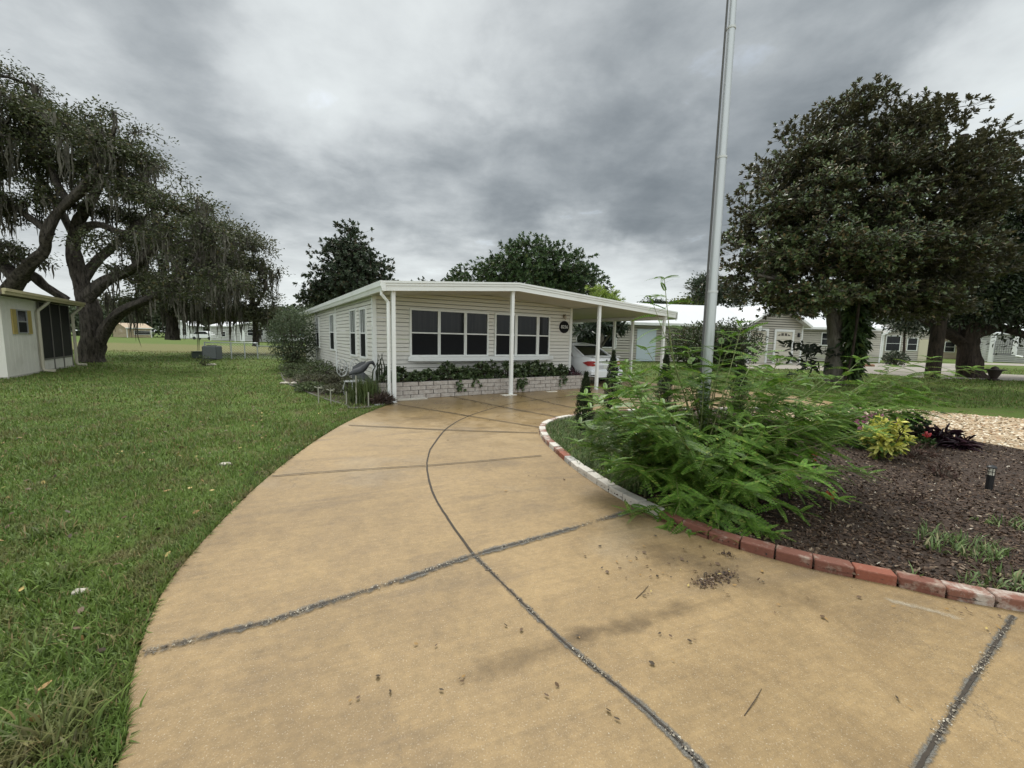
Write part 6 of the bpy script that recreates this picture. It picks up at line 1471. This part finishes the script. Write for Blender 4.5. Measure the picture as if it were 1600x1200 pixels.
# tall wands, tips placed where they stand out
for px, py, Y in [(1038, 436, 4.6),  (1010, 545, 5.0), (1075, 545, 4.8), (1130, 520, 4.7), (1160, 505, 4.5), (1215, 560, 4.6), (1190, 540, 5.1), (1262, 585, 4.7), (1345, 562, 4.3), (1290, 590, 5.0), (1385, 640, 4.4), (1000, 615, 4.3), (940, 665, 4.2), (960, 690, 4.1), (1060, 600, 4.2), (1100, 590, 4.2), (1150, 590, 4.1), (1220, 610, 4.2), (1310, 640, 4.2)]:
    st_.append(stem_to(AT(px, py, Y), dens=.055, lsz=.27, start=.30, r0=.010, bow=.05))
    st_.append(stem_to(AT(px, py+22, Y)+rng.normal(size=3)*np.array([.20, .2, .07]), dens=.052, lsz=.28, start=.30, r0=.009, bow=.07))
st_[0] = ([base+np.array([-.05, .1, 0]), AT(1075, 640, 4.45), AT(1052, 560, 4.5), AT(1038, 436, 4.6)], .013, .075, .30, .22, 0)
# bushy skirt
for k in range(92):
    a = rng.random()*6.283; rad = .45+.80*rng.random()**.8; z = .25+1.25*rng.random()**.8; 
    tip = base+np.array([math.cos(a)*rad*1.18, math.sin(a)*rad*.80, z*(1.18-.36*rad)])
    st_.append(stem_to(tip, dens=.052, lsz=.29, start=.22, bow=.10))
for px, py, Y in [(1065, 850, 3.2), (1105, 858, 3.15), (1150, 850, 3.2), (1205, 835, 3.2), (1125, 835, 3.2), (985, 800, 3.55), (1040, 838, 3.3), (1085, 858, 3.2), (1140, 850, 3.2), (1190, 830, 3.25), (1250, 800, 3.4), (1310, 780, 3.5), (1355, 740, 3.7), (950, 740, 3.9), (925, 700, 4.2), (1000, 740, 3.7), (1060, 780, 3.4), (1120, 790, 3.3), (1180, 770, 3.35), (1100, 720, 3.5), (1030, 690, 3.8), (1240, 720, 3.6), (1170, 690, 3.6), (1300, 700, 3.8), (1340, 680, 4.1)]:
    st_.append(stem_to(AT(px, py, Y), dens=.048, lsz=.27, start=.25, bow=.12))
feather_bush('big feathery bright green bush spilling over the brick edging in the foreground', base, st_, None, np.array([1.98, 4.15, .0]))
base = np.array([5.0, 6.9, .05]); st_ = []
for px, py, Y in [(1350, 600, 6.6), (1385, 575, 6.8), (1420, 590, 6.6), (1455, 560, 7.2), (1480, 590, 7.0), (1500, 610, 6.8), (1330, 620, 6.3), (1440, 615, 6.4), (1400, 620, 6.3), (1475, 630, 6.6), (1370, 640, 6.2), (1430, 640, 6.2), (1300, 600, 6.8), (1310, 640, 6.4), (1500, 645, 6.6), (1520, 575, 7.3)]:
    st_.append(stem_to(AT(px, py, Y), dens=.055, lsz=.34, start=.25, bow=.08))
feather_bush('second wispy feathery bush behind the yellow variegated shrub', base, st_, None, np.array([5.0, 6.9, .0]))

# ---- other island plants
YEL = dict(name='variegated_leaf', c1=(.50, .50, .07), c2=(.72, .70, .22), rough=.45, trans=.25, c3=(.12, .20, .04), p3=.72)
g = G(1378, 722); shrub('variegated_shrub', 'bright yellow and green variegated shrub in the mulch', g[:2], (.27, .22, .31), 115, .10, .040, 8, YEL, spread=1.2, zc=.36, shell=.15)
PKF = leafmat('pink_petal', (.45, .16, .28), (.60, .28, .40), .6, .3); ORF = leafmat('orange_petal', (.70, .12, .03), (.80, .25, .08), .6, .3); REDF = leafmat('red_petal', (.65, .02, .03), (.80, .25, .25), .5, .3)
GRN = dict(name='garden_leaf', c1=(.04, .08, .02), c2=(.08, .13, .035), rough=.5, trans=.2)
def flowers(r, pts, n, size, mat, name='flowers'):
    pts = np.array(pts); rosettes(name, pts, np.tile([0, -.4, 1.], (len(pts), 1))+rng.normal(size=(len(pts), 3))*.3, n, size, size*.7, mat, r, spread=1.3, droop=0)
for px, py, kk, w in [(1325, 672, 16, 'left of the yellow variegated shrub'), (1352, 690, 9, 'close against the left foot of the yellow shrub')]:
    g = G(px, py+16); r_ = shrub('pink_flower_plant', 'low plant with dusty pink flower heads, '+w, g[:2], (.30, .25, .18), 60, .08, .03, 7, GRN, 'plant', 'pink-flowered plants')
    flowers(r_, np.stack([rng.normal(size=kk*2)*.20, rng.normal(size=kk*2)*.10-.15, .34+rng.random(kk*2)*.24], 1), 9, .045, PKF)
g = G(1440, 705); r_ = shrub('red_geranium', 'red-flowered geranium beside the purple spiky plant', g[:2], (.12, .12, .13), 26, .07, .04, 7, GRN, 'plant'); flowers(r_, np.array([0, -.05, .26])+rng.normal(size=(16, 3))*.022, 8, .024, REDF)
for px, py, w in [(1268, 712, 'upper orange bloom showing through the feathery bush'), (1300, 775, 'lower orange bloom near the mulch')]:
    g = AT(px, py, 4.25 if py < 740 else 3.75); r_ = thing('orange_lantana', 'orange flower head, '+w, 'flower', (g[0], g[1], .05), 0, 'orange blooms in the feathery bush'); z_ = g[2]-.05
    m = MB(); m.tube([(0, 0, 0), (.02, .03, z_*.6), (0, 0, z_)], .004, 5); m.build('stem', GSTEM, r_); flowers(r_, np.array([0, 0, z_])+rng.normal(size=(9, 3))*.018, 7, .022, ORF)
PUR = dict(name='cordyline_leaf', c1=(.022, .010, .016), c2=(.055, .025, .035), rough=.35, trans=.1)
g = G(1468, 700); shrub('cordyline', 'black-purple cordyline with arching strap leaves at the edge of the shell strip', g[:2], (.14, .12, .12), 15, .30, .026, 8, PUR, 'plant', droop=.5, spread=1.25, zc=.22)
g = G(1500, 705); shrub('cordyline', 'smaller sprawling purple cordyline just right of the black-purple one', g[:2], (.22, .12, .06), 12, .26, .022, 8, PUR, 'plant', droop=.4, spread=1.3, zc=.12)
g = G(1425, 722); shrub('twiggy_plant', 'sparse brown twiggy plant right of the yellow shrub', g[:2], (.26, .2, .14), 40, .10, .012, 5, dict(name='dry_leaf', c1=(.06, .03, .025), c2=(.12, .07, .05), rough=.7, trans=.1), 'plant', zc=.16)
g = G(1470, 750); shrub('twiggy_plant', 'small reddish twiggy plant in the open mulch left of the path light', g[:2], (.15, .12, .10), 26, .08, .012, 5, dict(name='dry_leaf', c1=(.06, .03, .025), c2=(.12, .07, .05)), 'plant', zc=.10)
g = G(1425, 795); shrub('twiggy_plant', 'tiny bare twig sprouting from the mulch nearest the bricks', g[:2], (.05, .05, .09), 7, .07, .010, 4, dict(name='dry_leaf', c1=(.06, .03, .025), c2=(.12, .07, .05)), 'plant', zc=.12)
g = G(1410, 690); shrub('dark_green_plant', 'dark green leafy plant between the yellow shrub and the red geranium', g[:2], (.34, .22, .26), 130, .10, .035, 6, dict(name='dark_garden_leaf', c1=(.022, .045, .016), c2=(.05, .08, .03), rough=.5, trans=.2), 'plant', zc=.25)
# white bedding flowers and pale chips under the bush
g = np.array([2.5, 5.6]); r_ = shrub('white_flower_plant', 'low spreading plant dotted with tiny white flowers behind the feathery bush', g, (.9, .5, .16), 260, .06, .02, 6, GRN, 'plant', zc=.16)
flowers(r_, np.stack([rng.normal(size=60)*.45, rng.normal(size=60)*.25, .28+rng.random(60)*.08], 1), 5, .022, plain('white_petal', (.75, .75, .72), .6, .03, 9))

# path light
def path_light(px, yb, yt, label):
    g = G(px, yb); h = AT(px, yt, g[1])[2]-.05; s = h/.26
    r = thing('path_light', label, 'lamp', (g[0], g[1], .05))
    m = MB(); m.tube([(0, 0, -.04), (0, 0, .155*s)], .030*s, 20); m.build('post', BLACK, r, smooth=True)
    m = MB(); m.tube([(0, 0, .1555*s), (0, 0, .232*s)], .024*s, 16); m.build('lens', plain('lamp_lens', (.62, .60, .50), .25, .05, 9), r, smooth=True)
    m = MB()
    for k in range(6): a = k*math.pi/3; m.tube([(.029*s*math.cos(a), .029*s*math.sin(a), .15*s), (.029*s*math.cos(a), .029*s*math.sin(a), .235*s)], .0025*s, 5)
    m.tube([(0, 0, .192*s), (0, 0, .196*s)], .031*s, 20); m.build('cage', BLACK, r)
    m = MB(); m.tube([(0, 0, .232*s), (0, 0, .238*s), (0, 0, .250*s), (0, 0, .262*s)], [.036*s, .040*s, .034*s, .012*s], 20); m.build('cap', BLACK, r, smooth=True); return r
path_light(1544, 771, 727, 'black cylindrical solar path light standing in the mulch')
# low dark planter urn on the right lawn
g = G(1552, 595); r_ = thing('garden_urn', 'small dark urn with a wide rim on the lawn right of the dark tree trunk', 'urn', g)
m = MB(); m.tube([(0, 0, 0), (0, 0, .08), (0, 0, .12), (0, 0, .3), (0, 0, .50), (0, 0, .54), (0, 0, .57)], [.20, .22, .12, .20, .26, .42, .40], 20); m.build('bowl', plain('rust_black', (.030, .018, .015), .7, .4, 8), r_, smooth=True)
m = MB(); m.tube([(0, 0, .57), (0, 0, .66), (0, 0, .72)], [.16, .12, .02], 12); m.build('lid', plain('rust_black', (.030, .018, .015)), r_, smooth=True)
g = G(1345, 572.5); m = MB(); m.cbox(-.9, .9, -.2, .2, 0, .18, .04); o = m.build('kerb_stone', plain('rusty_kerb', (.28, .15, .09), .8, .3, 3)); o.location = (g[0], g[1], .012); tag(o, 'low rusty brown kerb block beside the neighbour driveway', 'kerb')
